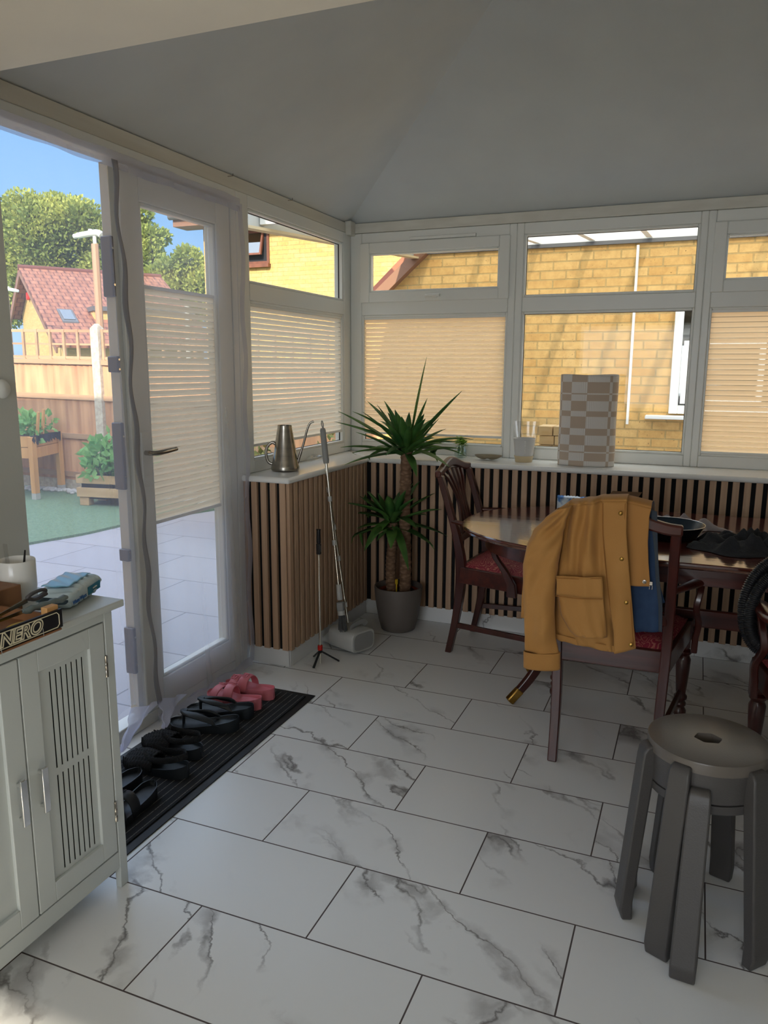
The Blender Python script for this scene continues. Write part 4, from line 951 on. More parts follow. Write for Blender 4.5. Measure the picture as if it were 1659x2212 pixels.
def crown(c, specs, parent):
    mb = MB()
    for (az, el, ln, droop, wd) in specs:
        d = Vector((math.cos(az)*math.cos(el), math.sin(az)*math.cos(el), math.sin(el))); sd = Vector((-math.sin(az), math.cos(az), 0)); n = 10
        base = Vector(c)+Vector((math.cos(az)*.016, math.sin(az)*.016, random.uniform(-.035, .03)))
        pts = [base+d*ln*(i/n)-Vector((0, 0, droop*ln*(i/n)**2.2)) for i in range(n+1)]
        for p in pts:      # leaves bend along the walls instead of passing through them
            if p.z < .93: p.y = min(p.y, .235+.02*(p.z > .9)+.02*math.sin(p.x*40)); p.x = max(p.x, -.585)
            else: p.y = min(p.y, .53); p.x = max(p.x, -.81)
        o = len(mb.v)
        for i, p in enumerate(pts):
            k = i/n; w_ = 1.35*wd*(.55+.75*math.sin(min(1, k*1.7)*PI/2))*(1-k**2.6)*.5+.0006
            dd = (pts[min(i+1, n)]-pts[max(i-1, 0)]).normalized(); upv = sd.cross(dd).normalized()
            if upv.z < 0: upv = -upv
            mb.v += [tuple(p-sd*w_+upv*w_*.45), tuple(p), tuple(p+sd*w_+upv*w_*.45)]
        for i in range(n):
            a = o+3*i; mb.f += [(a, a+1, a+4, a+3), (a+1, a+2, a+5, a+4)]
    return mb.build('leaves', 'leaf_dark', parent, smooth=60, solid=.0008)
rnd = random.Random(11)
sp_ = []
for i in range(46):
    az = i*2.39996+rnd.uniform(-.2, .2); k = i/46; el = math.radians(72-78*k+rnd.uniform(-7, 7)); sp_.append((az, el, rnd.uniform(.25, .36)*(1.0 if k > .3 else .9), rnd.uniform(.02, .14)+.10*k, rnd.uniform(.026, .036)))
sp_ += [(math.radians(-8), math.radians(48), .43, .03, .034), (math.radians(200), math.radians(22), .38, .06, .034), (math.radians(20), math.radians(80), .46, 0, .034), (math.radians(190), math.radians(35), .42, .08, .036)]
crown(T1t, sp_, t)
sp_ = []
for i in range(38):
    az = i*2.39996+.7; k = i/38; el = math.radians(66-92*k+rnd.uniform(-7, 7)); sp_.append((az, el, rnd.uniform(.20, .30), rnd.uniform(.04, .14)+.15*k, rnd.uniform(.028, .038)))
crown(T2t, sp_, t)
q = Y0+Vector((-.003, -.02, .19)); tb = tag(MB().tube([q, q+Vector((0, 0, .06))], .004, 8).tube([q+Vector((0, 0, .06)), q+Vector((0, 0, .085))], [.008, .008], 10).build('plant_feed_spike', 'yellow_plastic'), 'small yellow spike stuck in the yucca pot between the trunks', 'plant spike')

# ---- floor cleaner head with its pole leaning on the sill
t = thing('floor_cleaner', 'grey flat floor cleaner head with brush and pole leaning against the sill corner', 'floor cleaner', (-.49, -.30, 0))
R_ = Matrix.Rotation(math.radians(70), 3, 'Z')
# body: rounded box along local x (front panel at +x)
ax = (Vector((-.36, -.21, 0))-Vector((-.415, -.352, 0))).normalized(); nx = Vector((ax.y, -ax.x, 0)); c0 = Vector((-.392, -.285, 0))
def body_sec(k):   # superellipse section in (ax, z)
    out_ = []
    for j in range(32):
        a = 2*PI*j/32; ca, sa = math.cos(a), math.sin(a); out_.append((math.copysign(abs(ca)**.45, ca)*.078*k, .062+math.copysign(abs(sa)**.5, sa)*.052*(.4+.6*k)))
    return out_
def loft(mb, secs):
    o = len(mb.v); n = len(secs[0][1])
    for d, sec in secs:
        for a, z in sec: mb.v.append(tuple(c0-nx*d+ax*a+Vector((0, 0, z))))
    for i in range(len(secs)-1):
        for j in range(n): mb.f.append((o+i*n+j, o+i*n+(j+1) % n, o+(i+1)*n+(j+1) % n, o+(i+1)*n+j)[::-1])
    mb.f.append(tuple(o+j for j in range(n))); mb.f.append(tuple(o+(len(secs)-1)*n+j for j in reversed(range(n))))
mb = MB(); loft(mb, [(0, body_sec(.94)), (.006, body_sec(1)), (.15, body_sec(1)), (.17, body_sec(.97))]); mb.build('cleaner_head', 'grey_plastic_light', t, smooth=40)
mb = MB(); loft(mb, [(-.003, [(a*.82, .062+(z-.062)*.78) for a, z in body_sec(1)]), (.002, [(a*.84, .062+(z-.062)*.80) for a, z in body_sec(1)])]); mb.build('end_panel', 'grey_plastic', t, smooth=40)
mb = MB(); loft(mb, [(.17, [(a*.9, .05+(z-.062)*.85) for a, z in body_sec(.97)]), (.20, [(a*.8, .042+(z-.062)*.62) for a, z in body_sec(.97)]), (.24, [(a*.7, .022+(z-.062)*.3) for a, z in body_sec(.97)])]); mb.build('rear_skirt', 'grey_plastic_light', t, smooth=50)
hp = c0-nx*.06+Vector((0, 0, .105)); mb = MB(); mb.tube(smoothpath([hp-ax*.02, hp-ax*.02+Vector((0, 0, .02)), hp+ax*.05+Vector((0, 0, .03)), hp+ax*.075+Vector((0, 0, .01))], 5), .010, 10, flat=(.6, 1.6)); mb.build('carry_bracket', 'grey_plastic', t, smooth=50)
pA = Vector((-.455, -.315, .17)); pB = Vector((-.596, -.290, 1.0))
MB().tube([PX(752, 1345, 1, -.305), PX(703, 1010, 1, -.285)], .0062, 14).build('pole', 'pole_metal', t, smooth=50)
for k in (.12, .42, .62, .86):
    q = PX(752, 1345, 1, -.305).lerp(PX(703, 1010, 1, -.285), k); d = (PX(703, 1010, 1, -.285)-PX(752, 1345, 1, -.305)).normalized(); MB().tube([q-d*.012, q+d*.012], .0095, 14).build('clip', 'grey_plastic_light', t, smooth=50)
# ---- second pole: grip on top, brush below
t = thing('telescopic_brush', 'telescopic cleaning brush with grey grip and hanging bristles standing in front of the floor cleaner', 'brush', (-.50, -.33, .1))
top = PX(697, 925, 1, -.315); bot = PX(737, 1320, 1, -.345); d = (top-bot).normalized()
MB().tube([bot+d*.09, top-d*.16], .0065, 14).build('pole', 'pole_metal', t, smooth=50)
MB().tube([top-d*.165, top-d*.15, top-d*.01, top], [.0125, .0145, .0135, .010], 16).build('grip', 'grey_plastic', t, smooth=50)
mb = MB(); mb.tube(smoothpath([top, top+d*.02+Vector((-.004, 0, 0)), top+d*.034, top+d*.02+Vector((.005, 0, 0)), top+Vector((.003, 0, 0))], 5), .0025, 8); mb.build('hanging_loop', 'grey_plastic', t, smooth=50)
for k in (.38, .62): q = bot.lerp(top, k); MB().tube([q-d*.012, q+d*.012], .0095, 14).build('clip', 'grey_plastic_light', t, smooth=50)
MB().tube([bot+d*.055, bot+d*.06, bot+d*.13], [.010, .014, .012], 16).build('lower_sleeve', 'grey_plastic_light', t, smooth=50)
hd_ = MB(); hd_.beam(bot-d*.0, bot+d*.045, .034, .03); hd_.build('brush_head', 'grey_plastic', t, bevel=.006)
MB().tube([bot-d*.018, bot+d*.004], [.018, .018], 20).build('brush_collar', 'grey_plastic_light', t, smooth=50)
mb = MB()
for i in range(70):
    a = rnd.uniform(0, 2*PI); r = .015*math.sqrt(rnd.random()); q = bot-d*.014+Vector((r*math.cos(a), r*math.sin(a), 0)); e_ = q+Vector((r*math.cos(a)*.5, r*math.sin(a)*.5, -.075-rnd.uniform(0, .012)))+Vector((.006, 0, 0)); mb.tube([q, e_], .0014, 5)
mb.build('bristles', 'mop_bristle', t)
# ---- small tripod with telescopic stick
tb = PX(692, 1432, 2, 0); t = thing('tripod_stick', 'slim steel selfie stick on a small black tripod with a red collar', 'tripod', tuple(tb))
tt = PX(688, 1142, 1, tb.y+.02)
d = (tt-tb).normalized(); Ln = (tt-tb).length
MB().tube([tb, tb+d*.06], .0058, 14).tube([tb+d*.06, tb+d*.42], .0048, 14).tube([tb+d*.42, tb+d*(Ln-.12)], .0036, 12).build('telescopic_pole', 'pole_metal', t, smooth=50)
MB().tube([tb+d*.064, tb+d*.086], .0118, 20).build('collar', 'red_metal', t, smooth=50)
MB().tube([tb+d*.05, tb+d*.064], [.008, .0115], 20).build('hub', 'black_plastic', t, smooth=50)
for (px, py) in ((677, 1443), (733, 1428), (678, 1418)):
    e_ = PX(px, py, 2, .003); q = tb+d*.060; MB().beam(q+(e_-q).normalized()*.006, e_, .0105, .007).build('leg', 'black_plastic', t, bevel=.002)
hd_ = MB(); q = tb+d*(Ln-.12); hd_.beam(q, q+d*.05, .020, .016); hd_.build('phone_clamp', 'black_plastic', t, bevel=.003)
MB().beam(q+d*.012, q+d*.042, .0205, .004).build('clamp_pad', 'grey_plastic', t)
MB().tube([q+d*.05, q+d*.055, q+d*.11, q+d*.118], [.007, .010, .009, .011], 16).build('grip', 'black_plastic', t, smooth=50)

# ------------------------------------------------------------------ things on the sill
t = thing('watering_can', 'tall tapered stainless steel watering can on the left window sill', 'watering can', (-.750, -.385, ZS))
at = Vector((-.750, -.385, ZS)); MB().lathe([(0, .0005), (.060, .0005), (.066, .006), (.067, .018), (.063, .028), (.0335, .205), (.0335, .213), (.031, .213), (.031, .20), (0, .20)], 56, at=at, cap=False).build('can_body', 'steel_brushed', t, smooth=40)
sd_ = Vector((-.83, -.30, 0)).normalized(); sd2 = Vector((.95, .30, 0)).normalized()
hl = (CR*-1); hl.z = 0; hl.normalize(); hr = -hl
MB().tube(smoothpath([at+hl*.045+Vector((0, 0, .125)), at+hl*.060+Vector((0, 0, .132)), at+hl*.082+Vector((0, 0, .115)), at+hl*.090+Vector((0, 0, .08)), at+hl*.080+Vector((0, 0, .042)), at+hl*.058+Vector((0, 0, .030))], 6), .0055, 12, flat=(1.3, .8)).build('handle', 'steel_brushed', t, smooth=50)
MB().tube(smoothpath([at+hr*.058+Vector((0, 0, .035)), at+hr*.068+Vector((0, 0, .07)), at+hr*.088+Vector((0, 0, .13)), at+hr*.104+Vector((0, 0, .19)), at+hr*.118+Vector((0, 0, .222)), at+hr*.136+Vector((0, 0, .231))], 7), [.0065]*10+[.0052]*26, 12).build('spout', 'steel_brushed', t, smooth=50)
# clear wrapper
mb = MB(); cw = PX(672, 992, 2, ZS)
mb.grid(lambda u, v: (cw.x+.085*v*math.cos(2*PI*u)*(1+.2*math.sin(6*PI*u)), cw.y+.10*v*math.sin(2*PI*u)*(1+.15*math.cos(10*PI*u)), ZS+.0015+.026*(1-v**2)*(.4+.6*abs(math.sin(u*14+v*7)))), 40, 10, wrap=True)
tag(mb.build('plastic_wrapper', 'clear_plastic', smooth=20), 'crumpled clear plastic wrapper lying on the sill beside the steel watering can', 'wrapper')
# jar with cuttings
jp = PX(998, 987, 2, ZS); jp.y = .475; jp = Vector((-.150, .478, ZS)); t = thing('glass_jar', 'small clear glass jar of green cuttings on the back sill', 'jar', tuple(jp))
MB().lathe([(0, .002), (.029, .002), (.033, .008), (.033, .045), (.027, .055), (.027, .066), (.029, .068), (.029, .072), (.0255, .072), (.0250, .056), (.0305, .044), (.0305, .010), (0, .006)], 40, at=jp, cap=False).build('glass', 'clear_glass', t, smooth=50)
mb = MB(); lv = MB()
for i in range(7):
    a = i*2.4; q = jp+Vector((.012*math.cos(a), .012*math.sin(a), .012)); e_ = jp+Vector((-.010*math.cos(a)+.02*math.cos(a*1.7), .02*math.sin(a*1.7), .088+.008*(i % 3))); mb.tube([q, (q+e_)/2+Vector((.004, 0, 0)), e_], .0012, 6)
    for j in range(11):
        b_ = j*2.399+a; ln = rnd.uniform(.026, .040); dd = Vector((math.cos(b_), math.sin(b_), rnd.uniform(-.35, .6))).normalized(); sd = dd.cross(Vector((0, 0, 1))).normalized(); p = e_-Vector((0, 0, .004*j*.5))
        lv.add([p, p+dd*ln*.45+sd*.011+Vector((0, 0, .002)), p+dd*ln, p+dd*ln*.45-sd*.011+Vector((0, 0, .002))], [(0, 1, 2, 3)])
mb.build('stems', 'leaf_lime', t, smooth=50); lv.build('leaves', 'leaf_lime', t)
# moulded pulp tray
tp = Vector((.018, .425, ZS)); mb = MB()
mb.grid(lambda u, v: (tp.x+.073*v*math.cos(2*PI*u), tp.y+.042*v*math.sin(2*PI*u), ZS+.004+.022*v**3-.010*math.exp(-((v*math.cos(2*PI*u))**2)/.03)*0+.010*math.exp(-((v*math.cos(2*PI*u)+.0)/.16)**2)*(1-v)), 48, 14, wrap=True)
tag(mb.build('pulp_tray', 'pulp', smooth=60, solid=.003), 'brown moulded paper pulp tray on the back sill between jar and cup', 'tray')
# paper cup with a clear bag in it
cp = Vector((.207, .425, ZS)); t = thing('paper_cup', 'white paper cup with tan base on the back sill', 'cup', tuple(cp))
MB().lathe([(0, .003), (.0395, .003), (.0405, 0), (.0425, .0), (.0475, .045), (.0560, .118), (.058, .121), (.0565, .124), (.054, .121), (.045, .03), (0, .012)], 48, at=cp, cap=False).build('cup_body', 'cup_white', t, smooth=50)
MB().lathe([(.0432, .001), (.0462, .021), (.0480, .0225), (.0497, .034)], 48, at=cp, cap=False).build('tan_band', 'cup_tan', t, smooth=50)
fc = (CAM-cp); fc.z = 0; fc.normalize(); sdv = Vector((0, 0, 1)).cross(fc)
mk_ = MB()
for k in range(9): q = cp+fc*(.0500+.0008*k)+Vector((0, 0, .052+.0072*k))+sdv*.006; mk_.beam(q-sdv*(.0022+.0012*(k % 3)), q+sdv*(.0022+.0010*(k % 2)), .0034, .0008, up=fc)
mk_.build('printed_marking', 'velvet_text', t)
bg_ = Vector((.195, .472, ZS)); mb = MB()
mb.grid(lambda u, v: (.192+(u-.5)*(.10+.045*v), .505+.004*math.sin(u*12+v*5)+.018*v, ZS+.004+.20*v), 24, 20)
mb.grid(lambda u, v: (.192+(u-.5)*(.10+.045*v), .510+.010*math.sin(u*PI)*(1-v)+.004*math.sin(u*9)+.018*v, ZS+.004+.20*v), 24, 20)
tag(mb.build('zip_bag', 'clear_plastic', smooth=50), 'clear zip bag standing open behind the paper cup', 'plastic bag')
# tall woven basket
bk = Vector((.522, .418, ZS)); t = thing('woven_basket', 'tall oval basket in beige and white checked weave on the back sill', 'basket', tuple(bk))
def bsk(u, v):
    a = -PI/2+(u-.5)*2*PI; c_, s_ = math.cos(a), math.sin(a)
    return (bk.x+.137*math.copysign(abs(c_)**.8, c_)*(1+.006*math.sin(v*9)), bk.y+.070*math.copysign(abs(s_)**.9, s_), ZS+.001+.447*v+(.004*math.sin(a*2) if v > .95 else 0))
mb = MB(); o = 0
nu, nv = 96, 40
for j in range(nv+1):
    for i in range(nu+1): mb.v.append(bsk(i/nu, j/nv))
for j in range(nv):
    for i in range(nu):
        def uvx(ii): u = ii/nu; return (u-.25)*2
        mb.uv[len(mb.f)] = [(uvx(i), j/nv), (uvx(i+1), j/nv), (uvx(i+1), (j+1)/nv), (uvx(i), (j+1)/nv)]
        mb.f.append((j*(nu+1)+i, j*(nu+1)+i+1, (j+1)*(nu+1)+i+1, (j+1)*(nu+1)+i))
mb.build('woven_side', 'check_weave', t, smooth=60, solid=.004)
MB().prism([(.134*math.cos(2*PI*j/32), .067*math.sin(2*PI*j/32)) for j in range(32)], .005, at=bk).build('base', 'cup_tan', t)

# ------------------------------------------------------------------ door mat and shoes
t = thing('door_mat', 'long black ribbed door mat under the row of shoes', 'mat', (-.58, -1.44, 0))
mb = MB(); mx0, mx1, my0, my1 = -.785, -.379, -2.05, -.822
mb.prism([(mx0, my0), (mx1, my0), (mx1, my1), (mx0, my1)], .004); mb.build('rubber_border', 'mat_rubber', t, bevel=.0015)
MB().box((mx0+.03, my0+.03, .004), (mx1-.030, my1-.03, .009)).build('ribbed_pile', 'mat_carpet', t, bevel=.002)
def outline(s, W):    # half widths (left,right) of a foot at s in 0 (heel)..1 (toe)
    l = interp([(0, 0), (.03, .17), (.10, .30), (.25, .35), (.45, .34), (.62, .42), (.78, .50), (.90, .46), (.97, .28), (1, 0)], s)
    r = interp([(0, 0), (.03, .17), (.10, .30), (.25, .34), (.45, .30), (.62, .40), (.78, .46), (.88, .36), (.95, .20), (1, 0)], s)
    return l*W, r*W
def shoe(name, label, toe, heel, style, W, th, mats, mirror=1, group='pairs of shoes on the door mat', strap_h=.05):
    toe = Vector((toe[0], toe[1], 0)); heel = Vector((heel[0], heel[1], 0)); Ln = (toe-heel).length; d = (toe-heel).normalized(); sd = Vector((-d.y, d.x, 0))*mirror; z0 = .0092
    t = thing(name, label, 'shoe', tuple((toe+heel)/2+Vector((0, 0, z0))), 0, group)
    ns = 28
    def ctr(s): return heel+d*Ln*s+sd*(.006*math.sin(s*PI*1.2))
    def ztop(s): return z0+interp([(0, th*1.15), (.3, th*1.0), (.6, th*.8), (.85, th*.78), (1, th*.95)], s)
    secs = []
    for i in range(ns+1):
        s = .5-.5*math.cos(PI*i/ns); l, r = outline(s, W); l += .001; r += .001; c = ctr(s); zt_ = ztop(s); e_ = .004+.013*max(0, 1-s*2.2)**1.2+.004*max(0, s*5-4)
        secs.append([c+sd*l*.96+Vector((0, 0, z0)), c+sd*l*1.02+Vector((0, 0, z0+th*.4)), c+sd*l+Vector((0, 0, zt_+e_)), c+sd*l*.90+Vector((0, 0, zt_+e_)), c+sd*l*.82+Vector((0, 0, zt_-.001)), c+Vector((0, 0, zt_-.003)),
                     c-sd*r*.82+Vector((0, 0, zt_-.001)), c-sd*r*.90+Vector((0, 0, zt_+e_)), c-sd*r+Vector((0, 0, zt_+e_)), c-sd*r*1.02+Vector((0, 0, z0+th*.4)), c-sd*r*.96+Vector((0, 0, z0))])
    mb = MB(); n = 11
    for sc in secs: mb.v += [tuple(p) for p in sc]
    for i in range(ns):
        for j in range(n): mb.f.append((i*n+j, i*n+(j+1) % n, (i+1)*n+(j+1) % n, (i+1)*n+j))
    mb.build('sole', mats[0], t, smooth=60)
    # footbed inlay
    mb = MB(); mb.grid(lambda u, v: (lambda s: tuple(ctr(s)+sd*(outline(s, W)[0]*.80*(1-u)*1.0-outline(s, W)[1]*.80*u)+Vector((0, 0, ztop(s)-.0015-.002*math.sin(u*PI)))))(.03+.94*v), 8, 26); mb.build('footbed', mats[1], t, smooth=60)
    def band(s0, s1, h, name='strap', mat=mats[2], skew=0, wdt=1.0, thick=.0035, w2=None):
        def fn(u, v):
            s = s0+(s1-s0)*v+skew*(u-.5); l, r = outline(min(.96, max(.05, s)), W); a = u*PI
            x = math.cos(a); off = (l if x > 0 else r)*x*1.03; hh = h*(1-.15*abs(v-.5))
            return tuple(ctr(s)+sd*off+Vector((0, 0, z0+th*.35+(hh+th*.4)*math.sin(a)**.75)))
        return MB().grid(fn, 20, 8).build(name, mat, t, smooth=60, solid=thick)
    def buckle(s, u, h):
        l, r = outline(s, W); a = u*PI; x = math.cos(a); off = (l if x > 0 else r)*x*1.06; p = ctr(s)+sd*off+Vector((0, 0, z0+th*.35+(h+th*.4)*math.sin(a)**.75+.003))
        nn = (sd*x+Vector((0, 0, math.sin(a)))).normalized(); tt_ = d; bi = nn.cross(tt_)
        q = [p+tt_*a_*.012+bi*b_*.011 for a_, b_ in ((-1, -1), (1, -1), (1, 1), (-1, 1))]
        MB().tube(q, .0022, 6, closed=True).tube([p-bi*.010, p+bi*.010], .0015, 6).build('buckle', mats[2], t, smooth=50)
    if style == 'two_strap':
        band(.46, .62, strap_h, skew=.05); band(.69, .83, strap_h*.74, skew=-.05); buckle(.55, .60, strap_h); buckle(.765, .60, strap_h*.74)
    elif style == 'thong':
        def yoke(sign):
            def fn(u, v):
                s = .80-.52*u; l, r = outline(s, W); x = sign*(math.sin(u*PI/2))**1.1; off = (l if x > 0 else r)*x*1.02; h_ = strap_h*math.sin(min(1, (1-u)*.9+.12)*PI*.62)**.8
                wv = (.011+.030*math.sin(min(1, u*1.15)*PI))*(v-.5)*2
                return tuple(ctr(s)+sd*(off)+d*wv+Vector((0, 0, z0+th*.7+h_*(1-u*.35)+.004*(v-.5))))
            return fn
        for sg in (-1, 1): MB().grid(yoke(sg), 18, 6).build('strap', mats[2], t, smooth=60, solid=.008)
        p = ctr(.80); MB().tube([p+Vector((0, 0, z0+th*.7)), p+Vector((0, 0, z0+th+strap_h*.5)), p-d*.02+Vector((0, 0, z0+th+strap_h*.75))], [.005, .007, .009], 10).build('toe_post', mats[2], t, smooth=60)
    elif style == 'woven':
        def up_(u, v):
            s = .46+.52*v; l, r = outline(s, W); a = u*PI; x = math.cos(a); off = (l if x > 0 else r)*x*1.03; h_ = strap_h*(1-((v-.1)/1.0)**2*.75)*(1+.0)
            w_ = .0022*(math.sin(v*70+math.sin(u*PI)*6)+math.sin(u*52))
            return tuple(ctr(s)+sd*off+Vector((0, 0, z0+th*.5+(h_+w_)*math.sin(a)**.7)))
        MB().grid(up_, 44, 44).build('woven_upper', mats[2], t, smooth=80, solid=.004)
        for sg in (-1, 1):
            pts = [ctr(s)+sd*sg*(outline(s, W)[0 if sg > 0 else 1]*k)+Vector((0, 0, z0+th+h_)) for s, k, h_ in ((.60, .55, .045), (.45, .98, .035), (.28, 1.0, .04), (.12, .9, .048), (.03, .4, .052), (.015, 0, .053))]
            MB().tube(smoothpath(pts, 5), .006, 10, flat=(1.9, .5)).build('heel_strap', mats[2], t, smooth=60)
        for sg in (-1, 1):
            cord = MB()
            for k in range(10):
                s = .5+.045*k; l = outline(s, W)[0 if sg > 0 else 1]; p = ctr(s)+sd*sg*l
                cord.tube([p+Vector((0, 0, z0+th*.5)), p+sd*sg*.004+Vector((0, 0, z0+th*.5+.014)), p-sd*sg*.010+d*.01+Vector((0, 0, z0+th*.5+.028))], .0028, 6)
            cord.build('cord_loops', mats[2], t, smooth=60)
    return t
pk = ('rubber_pink', 'rubber_pink', 'rubber_pink'); nv_ = ('rubber_navy', 'rubber_footbed', 'rubber_navy'); wv_ = ('rubber_navy', 'footbed_black', 'cord_black'); bb = ('rubber_black', 'footbed_black', 'rubber_black')
shoe('strap_sandal', 'pink two-strap rubber sandal, the nearer one of its pair', (-.775, -1.015), (-.515, -1.035), 'two_strap', .104, .028, pk, strap_h=.060)
shoe('strap_sandal', 'pink two-strap rubber sandal, the farther one of its pair', (-.765, -.905), (-.515, -.935), 'two_strap', .104, .028, pk, -1, strap_h=.060)
shoe('thong_sandal', 'dark blue-grey rubber flip-flop, the nearer one of its pair', (-.750, -1.310), (-.500, -1.218), 'thong', .112, .030, nv_, strap_h=.052)
shoe('thong_sandal', 'dark blue-grey rubber flip-flop, the farther one of its pair', (-.755, -1.195), (-.505, -1.105), 'thong', .112, .030, nv_, -1, strap_h=.052)
shoe('woven_sandal', 'black corded walking sandal, the nearer one of its pair', (-.725, -1.575), (-.468, -1.582), 'woven', .108, .024, wv_, strap_h=.052)
shoe('woven_sandal', 'black corded walking sandal, the farther one of its pair', (-.758, -1.450), (-.500, -1.462), 'woven', .108, .024, wv_, -1, strap_h=.052)
shoe('buckled_sandal', 'black two-strap buckled sandal by the cabinet, the nearer one of its pair', (-.520, -1.955), (-.508, -1.705), 'two_strap', .100, .026, bb, strap_h=.056)
shoe('buckled_sandal', 'black two-strap buckled sandal half behind the cabinet, the farther one of its pair', (-.640, -1.905), (-.600, -1.660), 'two_strap', .100, .026, bb, -1, strap_h=.056)

# ------------------------------------------------------------------ white cabinet
K = thing('cabinet', 'white freestanding cabinet with slotted doors and silver handles at the left edge', 'cabinet', (-.425, -2.40, 0))
kx0, kx1, ky1, ky0 = -.575, -.30, -2.075, -2.70
MB().box((kx0-.008, ky0-.02, .770), (kx1+.022, ky1+.022, .788)).build('top_board', 'cabinet_white', K, bevel=.003)
for (x, y) in ((kx1-.018, ky1-.028), (kx0, ky1-.028), (kx1-.018, ky0), (kx0, ky0)):
    MB().box((x, y, 0), (x+.018, y+.028, .770)).build('leg', 'cabinet_white', K, bevel=.002)
MB().box((kx0+.004, ky1-.016, .075), (kx1-.002, ky1-.002, .770)).build('side_panel', 'cabinet_white', K)
MB().box((kx0+.004, ky0+.002, .075), (kx1-.002, ky0+.016, .770)).build('side_panel', 'cabinet_white', K)
MB().box((kx0, ky0+.02, .06), (kx0+.006, ky1-.02, .770)).build('back_panel', 'cabinet_white', K)
MB().box((kx0+.01, ky0+.02, .085), (kx1-.03, ky1-.02, .10)).build('bottom_board', 'cabinet_white', K)
MB().box((kx1-.018, ky0+.028, .743), (kx1-.001, ky1-.028, .770)).build('top_rail', 'cabinet_white', K)
MB().box((kx1-.018, ky0+.028, .060), (kx1-.001, ky1-.028, .107)).build('bottom_rail', 'cabinet_white', K, bevel=.001)
ym = (ky0+ky1)/2+.02
def kdoor(y0, y1, hs):
    z0, z1 = .111, .739; x1 = kx1-.0005; x0 = x1-.016; w_ = .050; mb = MB()
    mb.box((x0, y0, z0), (x1, y0+w_, z1)); mb.box((x0, y1-w_, z0), (x1, y1, z1)); mb.box((x0, y0+w_, z0), (x1, y1-w_, z0+w_)); mb.box((x0, y0+w_, z1-w_), (x1, y1-w_, z1))
    dr = mb.build('cabinet_door', 'cabinet_white', K, bevel=.0015)
    # recessed panel with slots cut right through
    pb = MB(); a0, a1 = y0+w_-.001, y1-w_+.001; c0_, c1_ = z0+w_-.001, z1-w_+.001; ns_ = 7; sw = .0050; pit = .0166
    ss = [(a0+a1)/2+(i-3)*pit+(.010 if hs < 0 else -.010) for i in range(ns_)]; edges = [a0]+[v for s in ss for v in (s-sw/2, s+sw/2)]+[a1]
    px0, px1 = x0+.006, x0+.0078
    for i in range(0, len(edges), 2): pb.box((px0, edges[i], c0_), (px1, edges[i+1], c1_))
    zm = (c0_+c1_)/2
    for s in ss:
        for (za_, zb_) in ((c0_, c0_+.012), (zm-.009, zm+.009), (c1_-.016, c1_)): pb.box((px0, s-sw/2, za_), (px1, s+sw/2, zb_))
    pb.build('slotted_panel', 'cabinet_white', dr)
    hy = y0+.028 if hs < 0 else y1-.028
    hb = MB(); hb.beam((x1+.018, hy, .362), (x1+.018, hy, .472), .017, .006, up=(1, 0, 0)); hb.box((x1, hy-.004, .372), (x1+.016, hy+.004, .380)); hb.box((x1, hy-.004, .454), (x1+.016, hy+.004, .462)); hb.build('handle', 'chrome', dr, bevel=.0015)
    hy = y1-.0 if hs < 0 else y0
    for zc in (.225, .625):
        MB().lathe([(.0042, -.028), (.0042, -.010), (.0038, -.0095), (.0042, -.009), (.0042, .009), (.0038, .0095), (.0042, .010), (.0042, .028)], 12, at=(x1+.001, hy+(.001 if hs < 0 else -.001), zc)).build('hinge', 'brass' if 0 else 'steel_brushed', dr, smooth=40)
kdoor(ym+.002, ky1-.032, -1); kdoor(ky0+.032, ym-.002, 1)
MB().box((kx0+.012, ky0+.02, .10), (kx1-.04, ky1-.02, .101)).build('interior_shade_floor', 'liner_black', K)  # thin black sheet over the bottom board, stands for shade inside
MB().box((kx1-.052, ky0+.03, .11), (kx1-.048, ky1-.03, .74)).build('interior_shade_sheet', 'black_felt', K)  # black sheet behind the slots, stands for the shade inside the cabinet
ZK = .788
# wipes packet
w0_ = Vector((-.355, -2.125, ZK)); wd_ = (PX(228, 1268, 2, ZK)-PX(140, 1330, 2, ZK)); wd_.z = 0; wd_.normalize(); wn = Vector((wd_.y, -wd_.x, 0))   # wn points to the camera side
WL = .098; wc = (PX(222, 1272, 2, ZK)+PX(140, 1325, 2, ZK))/2-wn*.035; wc.z = ZK
t = thing('wipes_packet', 'blue and white soft packet of baby wipes on the cabinet top', 'packet', tuple(wc))
def pil(u, v):   # closed pillow: u around, v along
    s = (v-.5)*2; k = 1-abs(s)**5*.75; a = u*2*PI; ca, sa = math.cos(a), math.sin(a)
    y = math.copysign(abs(ca)**.5, ca)*.044*(.86+.14*k); z = .0275*(1+math.copysign(abs(sa)**.6, sa)*(k*.95+.02)*(1+.07*math.sin(s*5+a)))
    return wc+wd_*s*WL+wn*y+Vector((0, 0, max(.0008, z+.0022*math.sin(s*23+a*3))))
MB().grid(pil, 40, 44, wrap=True, flip=True).build('packet_body', 'wipes_white', t, smooth=60)
lid = MB(); lid.grid(lambda u, v: wc+wd_*(-.075+.13*u)+wn*(-.036+.066*v)+Vector((0, 0, .0565+.003*math.sin(u*PI)*math.sin(v*PI)+.0012*math.sin(u*20+v*9))), 20, 12); lid.build('blue_top_label', 'wipes_blue', t, smooth=60, solid=.001)
sdp = lambda s, z, o=.0455: wc+wd_*s+wn*o+Vector((0, 0, z))
mb = MB(); mb.add([sdp(.000, .014), sdp(.072, .014), sdp(.072, .034), sdp(.000, .034)], [(0, 1, 2, 3)]); mb.build('teal_band', 'wipes_teal', t, solid=.0012)
Rw = Matrix((wd_, Vector((0, 0, 1)), wd_.cross(Vector((0, 0, 1))))).transposed()
